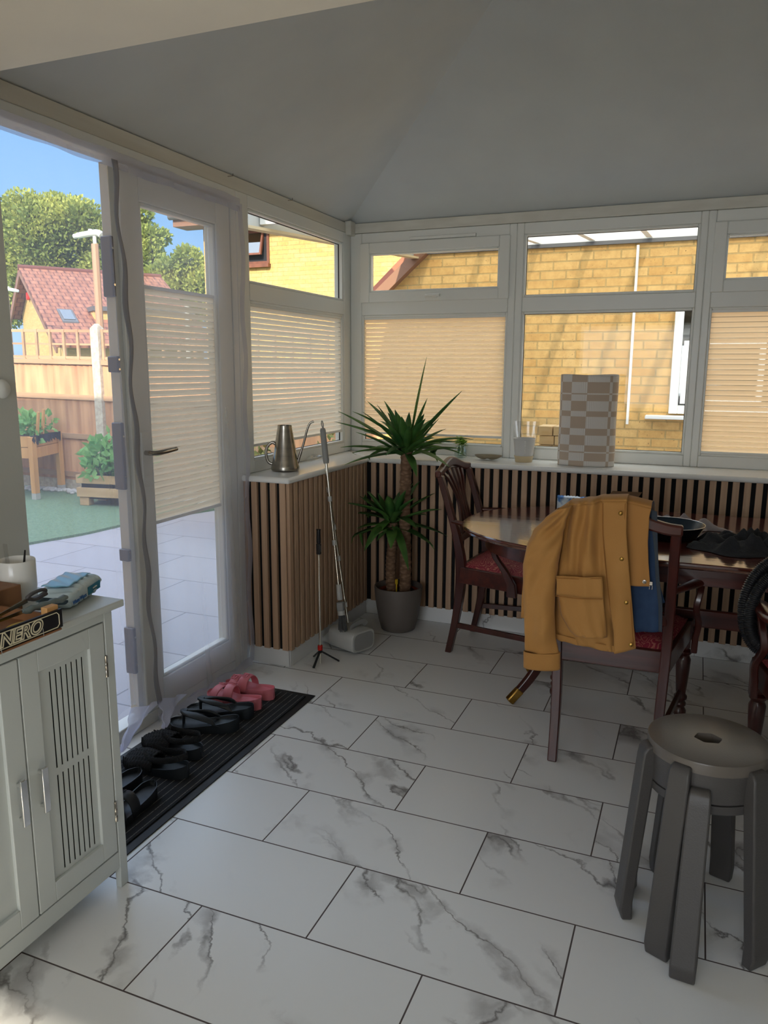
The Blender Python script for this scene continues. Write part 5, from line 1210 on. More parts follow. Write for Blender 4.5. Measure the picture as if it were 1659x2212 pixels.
text('lettering', 'WaterWipes', .0145, 'wipes_ink', t, Rw, sdp(-.050, .020, .0462)); text('lettering', 'sensitive', .007, 'velvet_text', t, Rw, sdp(.036, .026, .0475)); text('lettering', 'newborn', .005, 'velvet_text', t, Rw, sdp(.036, .018, .0475))
# shallow wooden crate with a sign board front
t = thing('sign_crate', 'shallow wooden crate fronted by a black NERO sign board on the cabinet edge', 'crate', (-.36, -2.42, ZK))
sy1 = -2.272; sy0 = -2.62
MB().box((-.445, sy0, ZK), (-.268, sy1-.012, ZK+.006)).build('crate_bottom', 'crate_wood', t)
MB().box((-.268, sy0, ZK-.0), (-.262, sy1, ZK+.042)).build('sign_board', 'sign_black', t)
MB().box((-.270, sy0, ZK-.006), (-.262, sy1-.004, ZK-.002)).build('board_edge', 'crate_wood', t)
MB().box((-.286, sy1-.036, ZK+.006), (-.268, sy1-.004, ZK+.052)).build('corner_post', 'pine', t, bevel=.001)
MB().box((-.445, sy1-.016, ZK+.006), (-.286, sy1-.010, ZK+.030)).build('crate_side', 'crate_wood', t)
MB().box((-.445, sy0, ZK+.006), (-.438, sy1-.016, ZK+.075)).build('crate_back', 'crate_wood', t)
Rs = Matrix((Vector((0, 1, 0)), Vector((0, 0, 1)), Vector((1, 0, 0)))).transposed()
text('lettering', 'NERO', .041, 'sign_cream', t, Rs, (-.2612, sy1-.115, ZK+.020), shear=.25, bold=.0022, ext=.0004, sx=1.0)
text('lettering', 'NERO', .041, 'sign_black', t, Rs, (-.2604, sy1-.1155, ZK+.020), shear=.25, bold=-.0012, ext=.0004, sx=1.0)
fr_ = MB(); r_ = .006; zz0, zz1, yy1 = ZK+.003, ZK+.037, sy1-.010
fr_.tube([(-.2615, sy0, zz1), (-.2615, yy1-r_, zz1), (-.2615, yy1, zz1-r_), (-.2615, yy1, zz0+r_), (-.2615, yy1-r_, zz0), (-.2615, sy0, zz0)], .0011, 6); fr_.build('cream_border', 'sign_cream', t)
MB().tube([(-.2605, sy1-.058, ZK+.014), (-.2595, sy1-.058, ZK-.003)], .0007, 5).tube([(-.2605, sy1-.168, ZK+.008), (-.2595, sy1-.168, ZK-.008)], .0007, 5).build('staples', 'chrome', t)
# scissors, grater handle, yellow tape measure in the crate
p0_ = PX(62, 1284, 0, -.330); t = thing('scissors', 'grey-handled scissors sticking up out of the crate', 'scissors', (p0_.x, p0_.y, ZK+.01))
h0 = PX(100, 1276, 0, -.335); h1 = PX(58, 1292, 0, -.335); dd = (h0-h1).normalized(); upv = Vector((0, 0, 1))
cc = (h0+h1)/2; loop = [cc+dd*.026*math.cos(a)*1.0+upv*.0085*math.sin(a)+Vector((.004*math.sin(a), 0, 0)) for a in [2*PI*i/28 for i in range(28)]]
MB().tube(loop, .0042, 10, closed=True).build('finger_loop', 'scissor_grey', t, smooth=60)
q0 = PX(58, 1297, 0, -.335); q1 = PX(-30, 1345, 0, -.335); MB().beam(q0, q1, .004, .010, taper=.5).build('blade', 'steel_brushed', t); MB().tube(smoothpath([h1+upv*.002, q0+dd*.02-upv*.004, q0+dd*.05-upv*.002, h0-upv*.006], 5), .0045, 10).build('handle_shank', 'scissor_grey', t, smooth=60)
q0 = PX(145, 1290, 0, -.310); q1 = PX(48, 1322, 0, -.315); q2 = PX(-20, 1348, 0, -.318); t = thing('bread_knife', 'long tool with a wavy grey-green handle lying across the crate', 'knife', (q1.x, q1.y, ZK+.02))
pts = [q0.lerp(q1, k/14)+upv*.0018*math.sin(k*1.9) for k in range(15)]; MB().tube(pts, [.004]+[.0072+.0012*math.sin(k*1.9) for k in range(13)]+[.004], 12).build('handle', 'tool_teal', t, smooth=60); MB().beam(q1, q2, .003, .008, taper=.7).build('blade', 'steel_brushed', t)
q = PX(45, 1335, 0, -.295); q.z = ZK+.0065; tag(MB().lathe([(0, 0), (.026, 0), (.028, .003), (.028, .014), (.024, .018), (0, .019)], 32, at=q, cap=False, sy=1.5).build('tape_measure', 'yellow_plastic', smooth=40), 'yellow tape measure half buried behind the NERO sign', 'tape measure')
mp_ = Vector((-.475, -2.205, ZK)); 
q = PX(36, 1275, 1, -2.225); bxx = Vector((-.452, -2.235, ZK)); tag(MB().box((-.53, -2.30, ZK+.0), (-.446, -2.212, ZK+.062)).build('wooden_box', 'crate_wood', bevel=.002), 'small brown wooden box on the cabinet in front of the white mug', 'box')
t = thing('planter_mug', 'large white ceramic mug holding odds and ends, at the back of the cabinet top', 'mug', (-.508, -2.165, ZK))
MB().lathe([(0, .004), (.036, .004), (.038, 0), (.043, 0), (.043, .032), (.044, .036), (.044, .104), (.0425, .106), (.041, .104), (.041, .01), (0, .01)], 48, at=(-.508, -2.165, ZK), cap=False).build('mug_body', 'mug_white', t, smooth=50)
MB().beam((-.515, -2.18, ZK+.012), (-.512, -2.19, ZK+.150), .012, .002).build('plastic_stick', 'clear_plastic', t)
MB().beam((-.50, -2.165, ZK+.012), (-.492, -2.150, ZK+.128), .010, .004, taper=.4).build('black_clip', 'black_plastic', t)

# ------------------------------------------------------------------ coil of ribbed hose on the right-hand chair
hc = PX(1685, 1310, 1, -1.01); t = thing('vacuum_hose', 'coil of ribbed black vacuum hose hung over the right-hand chair', 'hose', tuple(hc))
def coil(r0, ph, yo, tilt, n=150):
    pts = []
    for i in range(n): a = 2*PI*i/n+ph; pts.append(hc+Vector((r0*.88*math.cos(a)+tilt*math.sin(a), yo+.012*math.sin(a+ph), r0*1.35*math.sin(a))))
    return pts
for k, (r0, ph, yo, tl_) in enumerate(((.112, 0, 0, .012), (.092, .6, -.03, .02), (.080, .3, .03, -.01))):
    pts = coil(r0, ph, yo, tl_, 420); MB().tube(pts, [.0165+(.0022 if i % 3 == 0 else -.0012) for i in range(420)], 14, closed=True).build('hose_loop', 'hose_black', t, smooth=80)

# ================================================================== outside
ZG = -.12
struct(MB().box((-9, -2.2, ZG-.06), (XR+4, 3.45, ZG)).build('patio', 'paving', origin=(0, 0, 0)))
# unseen house block, added and sized to shade the patio and lower fence
struct(MB().box((-17, -6.4, ZG), (-.935, -2.06, 3.8)).build('wall_shade_caster', 'yellow_brick', origin=(0, 0, 0)))
# artificial lawn with a curved edge
edge = smoothpath([(-4.60, -.6, 0), (-4.20, .6, 0), (-4.13, 1.20, 0), (-3.99, 1.68, 0), (-3.93, 2.16, 0), (-3.75, 2.8, 0), (-3.5, 3.46, 0)], 8)
poly = [(p.x, p.y) for p in edge]+[(-13, 3.46), (-13, -.6)]
lawn = MB().prism(poly, .022, at=(0, 0, ZG)).build('lawn', 'turf', origin=(-6, 1, ZG)); lawn['kind'] = 'stuff'; lawn['label'] = 'short green artificial grass beyond the patio'; lawn['category'] = 'grass'
far = MB(); far.box((-60, 3.46, ZG-.3), (30, 70, ZG-.1)); struct(far.build('ground_beyond', 'turf', origin=(0, 0, 0)))
# fence: posts, feather-edge boards, rails, trellis
FY = 3.56
F = thing('garden_fence', 'tall feather-edge wooden fence with trellis top and concrete posts behind the lawn', 'fence', (-6.5, FY, ZG))
tilt = -.0
def fz(x, z): return z-(x+6)*.018
def fbox(mb, x0, x1, y0, y1, z0, z1):
    mb.add([(x0, y0, fz(x0, z0)), (x1, y0, fz(x1, z0)), (x1, y1, fz(x1, z0)), (x0, y1, fz(x0, z0)), (x0, y0, fz(x0, z1)), (x1, y0, fz(x1, z1)), (x1, y1, fz(x1, z1)), (x0, y1, fz(x0, z1))],
           [(0, 3, 2, 1), (4, 5, 6, 7), (0, 1, 5, 4), (1, 2, 6, 5), (2, 3, 7, 6), (3, 0, 4, 7)])
px_ = [-9.05, -7.22, -5.39, -3.56, -1.78]
for x in px_:
    mb = MB(); mb.add([(x-.055, FY-.07, ZG), (x+.055, FY-.07, ZG), (x+.055, FY+.04, ZG), (x-.055, FY+.04, ZG), (x-.055, FY-.07, fz(x, 1.81)), (x+.055, FY-.07, fz(x, 1.81)), (x+.055, FY+.04, fz(x, 1.81)), (x-.055, FY+.04, fz(x, 1.81)), (x-.02, FY-.03, fz(x, 1.86)), (x+.02, FY-.03, fz(x, 1.86)), (x+.02, FY, fz(x, 1.86)), (x-.02, FY, fz(x, 1.86))],
        [(0, 3, 2, 1), (0, 1, 5, 4), (1, 2, 6, 5), (2, 3, 7, 6), (3, 0, 4, 7), (4, 5, 9, 8), (5, 6, 10, 9), (6, 7, 11, 10), (7, 4, 8, 11), (8, 9, 10, 11)])
    mb.build('concrete_post', 'concrete', F, bevel=.006)
for x0, x1 in zip(px_, px_[1:]):
    x0 += .055; x1 -= .055
    mb = MB(); n = 19; wd = (x1-x0)/n
    for i in range(n):
        a = x0+i*wd; t0 = rnd.uniform(0, .004); mb.add([(a, FY-.016-t0, fz(a, .02)), (a+wd+.012, FY+.004, fz(a, .02)), (a+wd+.012, FY+.012, fz(a, .02)), (a, FY+.012, fz(a, .02)), (a, FY-.016-t0, fz(a, 1.40)), (a+wd+.012, FY+.004, fz(a, 1.40)), (a+wd+.012, FY+.012, fz(a, 1.40)), (a, FY+.012, fz(a, 1.40))],
               [(0, 3, 2, 1), (4, 5, 6, 7), (0, 1, 5, 4), (1, 2, 6, 5), (2, 3, 7, 6), (3, 0, 4, 7)])
    mb.build('board_panel', 'fence_wood', F)
    mb = MB()
    for z in (1.02, .56, .10): fbox(mb, x0, x1, FY-.035, FY-.008, z-.03, z+.03)
    fbox(mb, x0, x1, FY-.045, FY+.02, 1.40, 1.455)
    mb.build('rails', 'fence_rail', F)
    mb = MB(); fbox(mb, x0, x1, FY-.02, FY+.03, ZG+.02, .03); mb.build('gravel_board', 'concrete', F)
    mb = MB()
    for z in (1.475, 1.78): fbox(mb, x0, x1, FY-.022, FY+.006, z-.016, z+.016)
    fbox(mb, x0, x1, FY-.008, FY+.006, 1.618, 1.640)
    k = 9
    for i in range(k): a = x0+.01+(x1-x0-.05)*i/(k-1); fbox(mb, a, a+.032, FY-.028, FY-.004, 1.455, 1.80)
    mb.build('trellis', 'fence_rail', F)
# white pebbles along the fence foot
mb = MB()
for i in range(420):
    x = rnd.uniform(-8.6, -3.9); y = FY-.10-abs(rnd.gauss(0, .07)); r = rnd.uniform(.018, .042); z = ZG+.022+r*.4
    mb.lathe([(.0, -r*.6), (r*.8, -r*.4), (r, 0), (r*.7, r*.45), (0, r*.6)], 7, at=(x, y, z), cap=False, sy=rnd.uniform(.7, 1.2))
o = mb.build('pebbles', 'pebble', smooth=60); o['kind'] = 'stuff'; o['label'] = 'loose white pebbles along the foot of the fence'; o['category'] = 'pebbles'
def leafball(mb, c, r, n, ls, rg=rnd, up=.2, squash=1):
    c = Vector(c)
    for i in range(n):
        a = rg.uniform(0, 2*PI); z = rg.uniform(-1, 1); q = Vector((math.sqrt(1-z*z)*math.cos(a), math.sqrt(1-z*z)*math.sin(a), z*squash)); p = c+q*r*rg.uniform(.72, 1.06)
        d = (q+Vector((rg.gauss(0, .6), rg.gauss(0, .6), rg.gauss(0, .6)+up))).normalized(); s = d.cross(Vector((rg.gauss(0, 1), rg.gauss(0, 1), rg.gauss(0, 1)))).normalized(); l = ls*rg.uniform(.6, 1.3)
        mb.add([p, p+d*l*.5+s*l*.32, p+d*l, p+d*l*.5-s*l*.32], [(0, 1, 2, 3)])
# raised planter table
pc = Vector((-5.93, 2.90, ZG+.022))
P_ = thing('raised_planter', 'wooden raised planter on tall legs standing on the lawn by the fence', 'planter', (-6.20, 3.15, ZG+.022))
cA = Vector((-5.78, 2.86, 0)); u_ = Vector((-.80, -.10, 0)); v_ = Vector((-.22, .60, 0))
def pl4(a, b_): return cA+u_*a+v_*b_
for a, b_ in ((0, 0), (1, 0), (0, 1), (1, 1)):
    p = pl4(a, b_); MB().box((p.x-.032, p.y-.032, ZG+.09), (p.x+.032, p.y+.032, .60)).build('leg', 'pine', P_, bevel=.003); MB().box((p.x-.032, p.y-.032, ZG+.022), (p.x+.032, p.y+.032, ZG+.09)).build('leg_foot', 'grey_plastic_light', P_)
for (a, b_) in (((0, 0), (1, 0)), ((1, 0), (1, 1)), ((1, 1), (0, 1)), ((0, 1), (0, 0))):
    for z in (.42, .545): MB().beam(pl4(*a)+Vector((0, 0, z-.0)), pl4(*b_)+Vector((0, 0, z)), .022, .118).build('side_board', 'pine', P_)
mb = MB(); mb.add([pl4(.04, .04)+Vector((0, 0, .57)), pl4(.96, .04)+Vector((0, 0, .57)), pl4(.96, .96)+Vector((0, 0, .57)), pl4(.04, .96)+Vector((0, 0, .57))], [(3, 2, 1, 0)]); mb.build('soil', 'soil', P_, solid=.05)
mb = MB()
for i in range(30):
    k = i/29; p = pl4(0, 0).lerp(pl4(0, 1), k)+Vector((.04, -.01, .60)); mb.add([p+Vector((-.05, 0, .01)), p+Vector((.0, .015, .015)), p+Vector((.012, 0, -.05-.06*rnd.random())), p+Vector((-.01, -.02, -.03))], [(0, 1, 2, 3)])
mb.build('black_liner', 'liner_black', P_)
tp_ = thing('planter_greenery', 'leafy green vegetable plants growing in the raised planter', 'plant', (-6.2, 3.15, .595))
mb = MB()
for i in range(26):
    p = pl4(rnd.uniform(.02, .98), rnd.uniform(.05, .95))+Vector((0, 0, .64+rnd.uniform(0, .10))); leafball(mb, p, .10, 16, .10)
mb.build('foliage', 'leaf_garden', tp_); mb = MB()
for i in range(12): p = pl4(rnd.uniform(.1, .9), rnd.uniform(.1, .9)); mb.tube([p+Vector((0, 0, .595)), p+Vector((rnd.uniform(-.05, .05), rnd.uniform(-.05, .05), .72))], .004, 6)
mb.build('stems', 'leaf_garden', tp_)
for i, (px, top) in enumerate(((80, 890), (91, 884))):
    b0 = pl4(.02+.0*i, .10+.28*i)+Vector((0, 0, .59)); b0 = PX(px-1+1*i, 932, 1, 2.98+.12*i); b0.z = .59; t0 = PX(px+3, top, 1, 2.98+.12*i)
    tag(MB().beam(b0, t0, .028, .022).build('wooden_stake', 'pine'), ['wooden stake in the raised planter, the left and slightly shorter one', 'wooden stake in the raised planter, the right and slightly taller one'][i], 'stake', 'stakes in the raised planter')
# pallet planter with broad-leaved plant
q0 = Vector((-5.06, 2.76, ZG+.022)); q1 = Vector((-4.40, 2.86, ZG+.022)); qd = (q1-q0).normalized(); qn = Vector((-qd.y, qd.x, 0)); QL = .70; QW = .42
P_ = thing('pallet_planter', 'low planter box made of pallet boards on the lawn right of the raised planter', 'planter', tuple(q0+qd*QL/2+qn*QW/2))
def qb(s, t_, z): return q0+qd*s+qn*t_+Vector((0, 0, z))
for s in (.055, QL-.055):
    for t_ in (.05, QW-.05): MB().beam(qb(s-.055, t_, .045), qb(s+.055, t_, .045), .09, .09).build('block_foot', 'pallet_wood', P_, bevel=.004)
for z, h in ((.145, .10), (.285, .09)):
    for t_ in (0.0, QW): MB().beam(qb(-.02, t_, z), qb(QL+.02, t_, z), .02, h).build('side_board', 'pallet_wood', P_, bevel=.002)
    for s in (-.005, QL+.005): MB().beam(qb(s, .012, z), qb(s, QW-.012, z), .02, h).build('end_board', 'pallet_wood', P_, bevel=.002)
MB().beam(qb(.02, QW/2, .19), qb(QL-.02, QW/2, .19), QW-.05, .24).build('black_liner', 'liner_black', P_)
hp_ = thing('leafy_plant', 'bushy broad-leaved green plant filling the pallet planter', 'plant', tuple(qb(QL/2, QW/2, .30)))
mb = MB()
for i in range(60):
    s = rnd.uniform(.03, QL-.03); k = 1-((s-QL/2)/(QL/2))**2; p = qb(s, rnd.uniform(.02, QW-.02), .36+rnd.uniform(0, .34)*(.35+.65*k)); leafball(mb, p, .085, 12, .105)
mb.build('foliage', 'leaf_garden', hp_); mb = MB()
for i in range(14): p = qb(rnd.uniform(.1, QL-.1), rnd.uniform(.1, QW-.1), .30); mb.tube([p, p+Vector((rnd.uniform(-.08, .08), 0, .2))], .005, 6)
mb.build('stems', 'leaf_garden', hp_)
# street lamps
def lamp(px, pyt, t_, rr, label, sx, flip=1):
    p = CAM+ray(px, pyt)*t_; base = Vector((p.x, p.y, -.4))
    t = thing('street_lamp', label, 'street lamp', tuple(base), 0, 'street lamps beyond the fence')
    MB().tube([base, base+Vector((0, 0, 1.2)), p], [rr, rr, rr*.93], 8).build('post', 'lamp_post_tan', t, smooth=30)
    MB().tube([p, p+Vector((0, 0, .16*sx))], rr*.45, 10).build('neck', 'white_paint', t, smooth=50)
    hd_ = CR.copy(); hd_.z = 0; hd_.normalize(); hd_ = -hd_*flip; a = p+Vector((0, 0, .17*sx))-hd_*.16*sx
    MB().tube(smoothpath([a, a+hd_*.12*sx+Vector((0, 0, .05*sx)), a+hd_*.45*sx+Vector((0, 0, .0)), a+hd_*.60*sx-Vector((0, 0, .03*sx))], 5), [.05*sx]+[.085*sx]*6+[.075*sx]*5+[.06*sx]*3+[.03*sx], 12, flat=(.8, 1.1)).build('lamp_head', 'white_paint', t, smooth=60)
    MB().lathe([(0, .05*sx), (.045*sx, .05*sx), (.04*sx, .12*sx), (0, .13*sx)], 14, at=a+hd_*.24*sx, cap=False).build('sensor_cap', 'white_paint', t, smooth=50)
lamp(205, 527, 13.5, .068, 'tall tan street lamp with white head in front of the red roof', .85)
lamp(14, 638, 24, .075, 'distant street lamp at the left edge beyond the fence', .9, -1)
# far house with the red tiled roof (frame rotated; ridge runs away to the right)
HA = Vector((-24.03, 20.01, 5.155)); ga = math.radians(-35.12); gp_ = math.radians(25.2)
H = thing('tiled_house', 'yellow brick house with a red pantile roof and skylight beyond the fence', 'house', (HA.x, HA.y, -1.2), ga)
g = lambda a, b_, z: (a, b_, z-(-1.2))      # local: a along gable, b along ridge
RL = 5.6; ov = .35; ta = math.tan(gp_); wf, wb = 6.6, 3.6; za_ = HA.z
def rpl(a0, a1, b0, b1, lift=0):
    pts = [(a0, b0), (a1, b0), (a1, b1), (a0, b1)]
    return [g(a, b_, za_-abs(a)*ta+lift) for a, b_ in pts]
mb = MB(); cs_ = 1/math.cos(gp_)
for sgn, wid in ((1, wf), (-1, wb)):
    vs = rpl(0, sgn*wid, 0, RL); f_ = (0, 1, 2, 3) if sgn > 0 else (3, 2, 1, 0); uvs = [(0, 0), (0, wid*cs_), (RL, wid*cs_), (RL, 0)]
    mb.add(vs, [f_], [[uvs[k] for k in f_]])
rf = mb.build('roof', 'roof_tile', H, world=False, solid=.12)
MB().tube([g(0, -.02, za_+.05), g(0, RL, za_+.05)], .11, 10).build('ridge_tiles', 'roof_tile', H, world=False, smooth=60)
mb = MB()
for sgn, wid in ((1, wf), (-1, wb)): mb.beam(g(0, .03, za_-.14), g(sgn*wid, .03, za_-.14-wid*ta), .06, .22)
mb.build('barge_board', 'fascia_brown', H, world=False)
mb = MB(); zz = lambda a: za_-abs(a)*ta-.1
fr = [(-wb+.5, .45), (wf-.5, .45), (wf-.5, RL-.4), (-wb+.5, RL-.4)]
vs = [g(-wb+.5, .45, -1.2), g(0, .45, -1.2), g(wf-.5, .45, -1.2), g(-wb+.5, .45, zz(wb-.5)), g(0, .45, zz(0)), g(wf-.5, .45, zz(wf-.5)), g(wf-.5, RL-.4, -1.2), g(wf-.5, RL-.4, zz(wf-.5)), g(-wb+.5, RL-.4, -1.2), g(-wb+.5, RL-.4, zz(wb-.5)), g(0, RL-.4, zz(0)), g(0, RL-.4, -1.2)]
mb.add(vs, [(0, 1, 4, 3), (1, 2, 5, 4), (2, 6, 7, 5), (8, 0, 3, 9), (6, 11, 10, 7), (11, 8, 9, 10)]); mb.build('wall', 'pale_brick', H, world=False)
def onroof(a0, a1, b0, b1, lift, th, name, mat, par=H):
    vs = rpl(a0, a1, b0, b1, lift)+rpl(a0, a1, b0, b1, lift+th); m2 = MB(); m2.add(vs, [(0, 3, 2, 1), (4, 5, 6, 7), (0, 1, 5, 4), (1, 2, 6, 5), (2, 3, 7, 6), (3, 0, 4, 7)]); return m2.build(name, mat, par, world=False)
sk = onroof(3.95, 4.98, .58, 1.10, .0, .12, 'skylight', 'gutter_grey'); onroof(4.06, 4.84, .65, 1.03, .07, .07, 'skylight_glass', 'dark_pane', sk)
# dormer with white window
mb = MB(); mb.box(g(3.3, 1.72, za_-3.0), g(4.6, 5.3, za_-1.80)); dm = mb.build('dormer', 'pale_brick', H, world=False)
mb = MB(); mb.box(g(3.3, 1.66, za_-1.80), g(4.75, 5.4, za_-1.64)); mb.build('dormer_fascia', 'gutter_grey', dm, world=False)
mb = MB(); mb.box(g(4.6, 2.28, za_-2.80), g(4.66, 2.95, za_-1.98)); wf_ = mb.build('window_frame', 'white_paint', dm, world=False)
mb = MB(); mb.box(g(4.66, 2.35, za_-2.72), g(4.67, 2.88, za_-2.06)); mb.build('window_glass', 'dark_pane', wf_, world=False)
mb = MB(); mb.lathe([(0, 0), (.15, 0), (.15, .10), (0, .12)], 16, at=g(-.75, .42, za_-.98), R=Matrix.Rotation(PI/2, 3, 'X'), cap=False); mb.build('alarm_box', 'red_plastic', H, world=False, smooth=40)
# trees
def tree(label, px, py, t_, blobs, leaf, n=3000, ls=.55, trunk_h=None):
    """blobs: (dpx, dpy, radius px) seen at distance t_ (metres per pixel from the lens)"""
    mpp = t_/FOC; c0_ = CAM+ray(px, py)*t_; base = Vector((c0_.x, c0_.y, -1.0)); t = thing('tree', label, 'tree', tuple(base), 0, 'trees beyond the fence'); mb = MB(); tk = MB(); rg = random.Random(px+py)
    for (dx, dy, r) in blobs:
        dep = rg.uniform(-.6, .6)*r*mpp; c_ = CAM+ray(px+dx, py+dy)*t_+CF*dep; R__ = r*mpp
        leafball(mb, c_, R__, int(n*(r/60)**2)+60, ls, rg); leafball(mb, c_, R__*.7, int(n*.5*(r/60)**2)+20, ls, rg)
        tk.tube([Vector((base.x, base.y, c0_.z-.6)), (Vector((base.x, base.y, c0_.z))+c_)/2, c_], [.12, .08, .03], 6)
    tk.tube([base, Vector((base.x+.1, base.y, c0_.z*.6)), Vector((base.x, base.y, c0_.z-.5))], [.35, .28, .2], 10)
    mb.build('foliage', leaf, t); tk.build('trunk', 'tree_bark', t, smooth=60)
tree('broad green tree behind the red roof, the widest crown at the left', 100, 530, 46, [(-90, 10, 50), (-65, -20, 50), (-30, -45, 55), (10, -65, 48), (50, -55, 50), (85, -35, 50), (110, 0, 50), (-50, 30, 60), (0, 0, 70), (60, 10, 65), (100, 50, 55), (-90, 70, 45), (-60, 90, 50), (0, 60, 60), (130, 60, 45), (-80, 130, 45), (-30, 110, 50)], 'leaf_tree', ls=.24)
tree('airy green tree seen through the top of the glazed door', 330, 560, 44, [(-45, -85, 26), (-20, -95, 18), (-35, -50, 34), (0, -40, 26), (20, -50, 16), (-40, 0, 40), (-5, 5, 34), (-50, 45, 40)], 'leaf_tree_light', ls=.22)
tree('low dense green tree between the glazed door and the far brick house', 390, 600, 40, [(-50, 10, 40), (-15, -15, 36), (20, -30, 32), (45, -20, 26), (10, 20, 42), (48, 18, 34), (-30, 45, 40), (30, 50, 36)], 'leaf_tree', ls=.22)
# far brick house behind (upper storey seen above the blind)
fa = 0.0; Bc = CAM+ray(441, 560)*14.4; BH = thing('brick_house', 'sunlit yellow brick house with a brown tilted window, seen above the left-hand blind', 'house', (Bc.x, Bc.y, -1.2), fa)
ZT_ = 4.10
MB().box((0, 0, 0), (8.5, 5, ZT_+1.2)).build('wall', 'yellow_brick', BH, world=False)
mb = MB(); z1_ = ZT_+1.2; vs = [(-.35, -.40, z1_), (9, -.40, z1_), (9, 2.5, z1_+1.5), (-.35, 2.5, z1_+1.5), (-.35, 5.4, z1_), (9, 5.4, z1_)]
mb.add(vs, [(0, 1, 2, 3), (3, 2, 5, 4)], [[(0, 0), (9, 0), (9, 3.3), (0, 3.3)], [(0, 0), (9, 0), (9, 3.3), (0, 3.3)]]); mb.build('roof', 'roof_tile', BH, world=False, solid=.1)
MB().box((-.36, -.42, z1_-.20), (9, -.34, z1_)).build('fascia', 'fascia_brown', BH, world=False); MB().box((-.36, -.34, z1_-.2), (9, 0, z1_-.17)).build('soffit', 'fascia_brown', BH, world=False)
MB().tube([(-.4, -.47, z1_-.03), (9, -.47, z1_-.03)], .06, 10).build('gutter', 'gutter_grey', BH, world=False, smooth=50)
MB().tube([(-.55, .1, 0), (-.50, .1, z1_-1.5)], .05, 10).build('drain_pipe', 'fascia_grey', BH, world=False, smooth=50)
# its window
def onwall(px, py):   # hit the wall plane (local y=0)
    d = ray(px, py); mi = MW[BH.name].inverted(); o1 = mi @ CAM; d1 = mi.to_3x3() @ d; k = -o1.y/d1.y; return o1+d1*k
wa = onwall(531, 503); wb_ = onwall(583, 570); wx0 = wa.x-.12; wx1 = wb_.x; wz0 = wb_.z; wz1 = wa.z+.05
mb = MB()
for (a, b_, c, d) in ((wx0, wx0+.045, wz0, wz1), (wx1-.045, wx1, wz0, wz1), (wx0+.045, wx1-.045, wz0, wz0+.05), (wx0+.045, wx1-.045, wz1-.05, wz1)): mb.box((a, -.03, c), (b_, .04, d))
wn_ = mb.build('window', 'brown_window_wood', BH, world=False)
MB().box((wx0+.045, -.012, wz0+.05), (wx1-.045, -.002, wz1-.05)).build('pane', 'liner_black', wn_, world=False)
mb = MB(); za1, zb1 = wz0+.15, wz1-.04; x0_, x1_ = wx0+.02, wx1-.10
def swing(x, z): return (x, -.04-.12*(zb1-z)/(zb1-za1), z)
for (a, b_, c, d) in ((x0_, x0_+.035, za1, zb1), (x1_-.035, x1_, za1, zb1), (x0_+.035, x1_-.035, za1, za1+.035), (x0_+.035, x1_-.035, zb1-.035, zb1)):
    vs = [swing(a, c), swing(b_, c), swing(b_, d), swing(a, d)]; mb.add(vs+[(x, y+.05, z) for x, y, z in vs], [(0, 1, 2, 3), (7, 6, 5, 4), (0, 4, 5, 1), (1, 5, 6, 2), (2, 6, 7, 3), (3, 7, 4, 0)])
os_ = mb.build('open_sash', 'brown_window_wood', wn_, world=False)
vs = [swing(x0_+.03, za1+.03), swing(x1_-.03, za1+.03), swing(x1_-.03, zb1-.03), swing(x0_+.03, zb1-.03)]; MB().add([(x, y+.02, z) for x, y, z in vs], [(0, 1, 2, 3)]).build('sash_glass', 'dark_pane', wn_, world=False, solid=.01)
MB().box((wx0-.02, -.10, wz0-.06), (wx1+.02, .02, wz0)).build('sill', 'brown_window_wood', wn_, world=False)
# neighbour's single-storey brick wall behind the conservatory
WY = 3.45
NB = thing('neighbour_building', 'single-storey yellow brick building directly behind the back windows', 'building', (0, WY, ZG))
mb = MB(); th_ = 2.40; vs = [(-1.85, WY, ZG), (XR+3, WY, ZG), (XR+3, WY, th_), (-1.42, WY, th_), (-1.85, WY, 2.02)]
vs += [(x, y+2.5, z) for x, y, z in vs]; mb.add(vs, [(0, 1, 2, 3, 4), (9, 8, 7, 6, 5), (0, 4, 9, 5), (1, 6, 7, 2), (2, 7, 8, 3), (3, 8, 9, 4)]); mb.build('wall', 'yellow_brick', NB)
MB().box((-1.5, WY+.02, th_), (XR+3, WY+2.5, th_+.05)).build('flat_roof', 'gutter_grey', NB)
MB().beam((-1.40, WY-.04, th_+.03), (-1.98, WY-.04, 1.93), .09, .10, up=(0, 1, 0)).build('verge_board', 'fascia_brown', NB)
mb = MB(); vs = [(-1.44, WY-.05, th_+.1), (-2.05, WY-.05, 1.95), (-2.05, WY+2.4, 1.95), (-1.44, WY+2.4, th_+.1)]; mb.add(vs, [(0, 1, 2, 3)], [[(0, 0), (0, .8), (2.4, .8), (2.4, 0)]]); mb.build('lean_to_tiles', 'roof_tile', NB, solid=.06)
MB().box((.462, WY-.035, .9), (.482, WY, 2.38)).build('cable_trunking', 'white_paint', NB)
nw = MB(); ox = Vector((0, WY, 0)); ring(nw, ox, Vector((1, 0, 0)), Vector((0, -1, 0)), .80, 2.2, 1.0, 1.92, .07, -.03, .05); nwf = nw.build('window_frame', 'white_paint', NB, bevel=.006)
mb = MB(); mb.box((.87, WY-.012, 1.07), (2.13, WY-.004, 1.85)); mb.build('window_glass', 'dark_pane', nwf)
nw = MB(); ring(nw, ox, Vector((1, 0, 0)), Vector((0, -1, 0)), .885, 1.5, 1.085, 1.60, .045, -.0, .065); nw.build('casement', 'white_paint', nwf, bevel=.004)
MB().box((.62, WY-.14, .955), (2.3, WY, .985)).build('window_sill', 'white_paint', NB, bevel=.006)
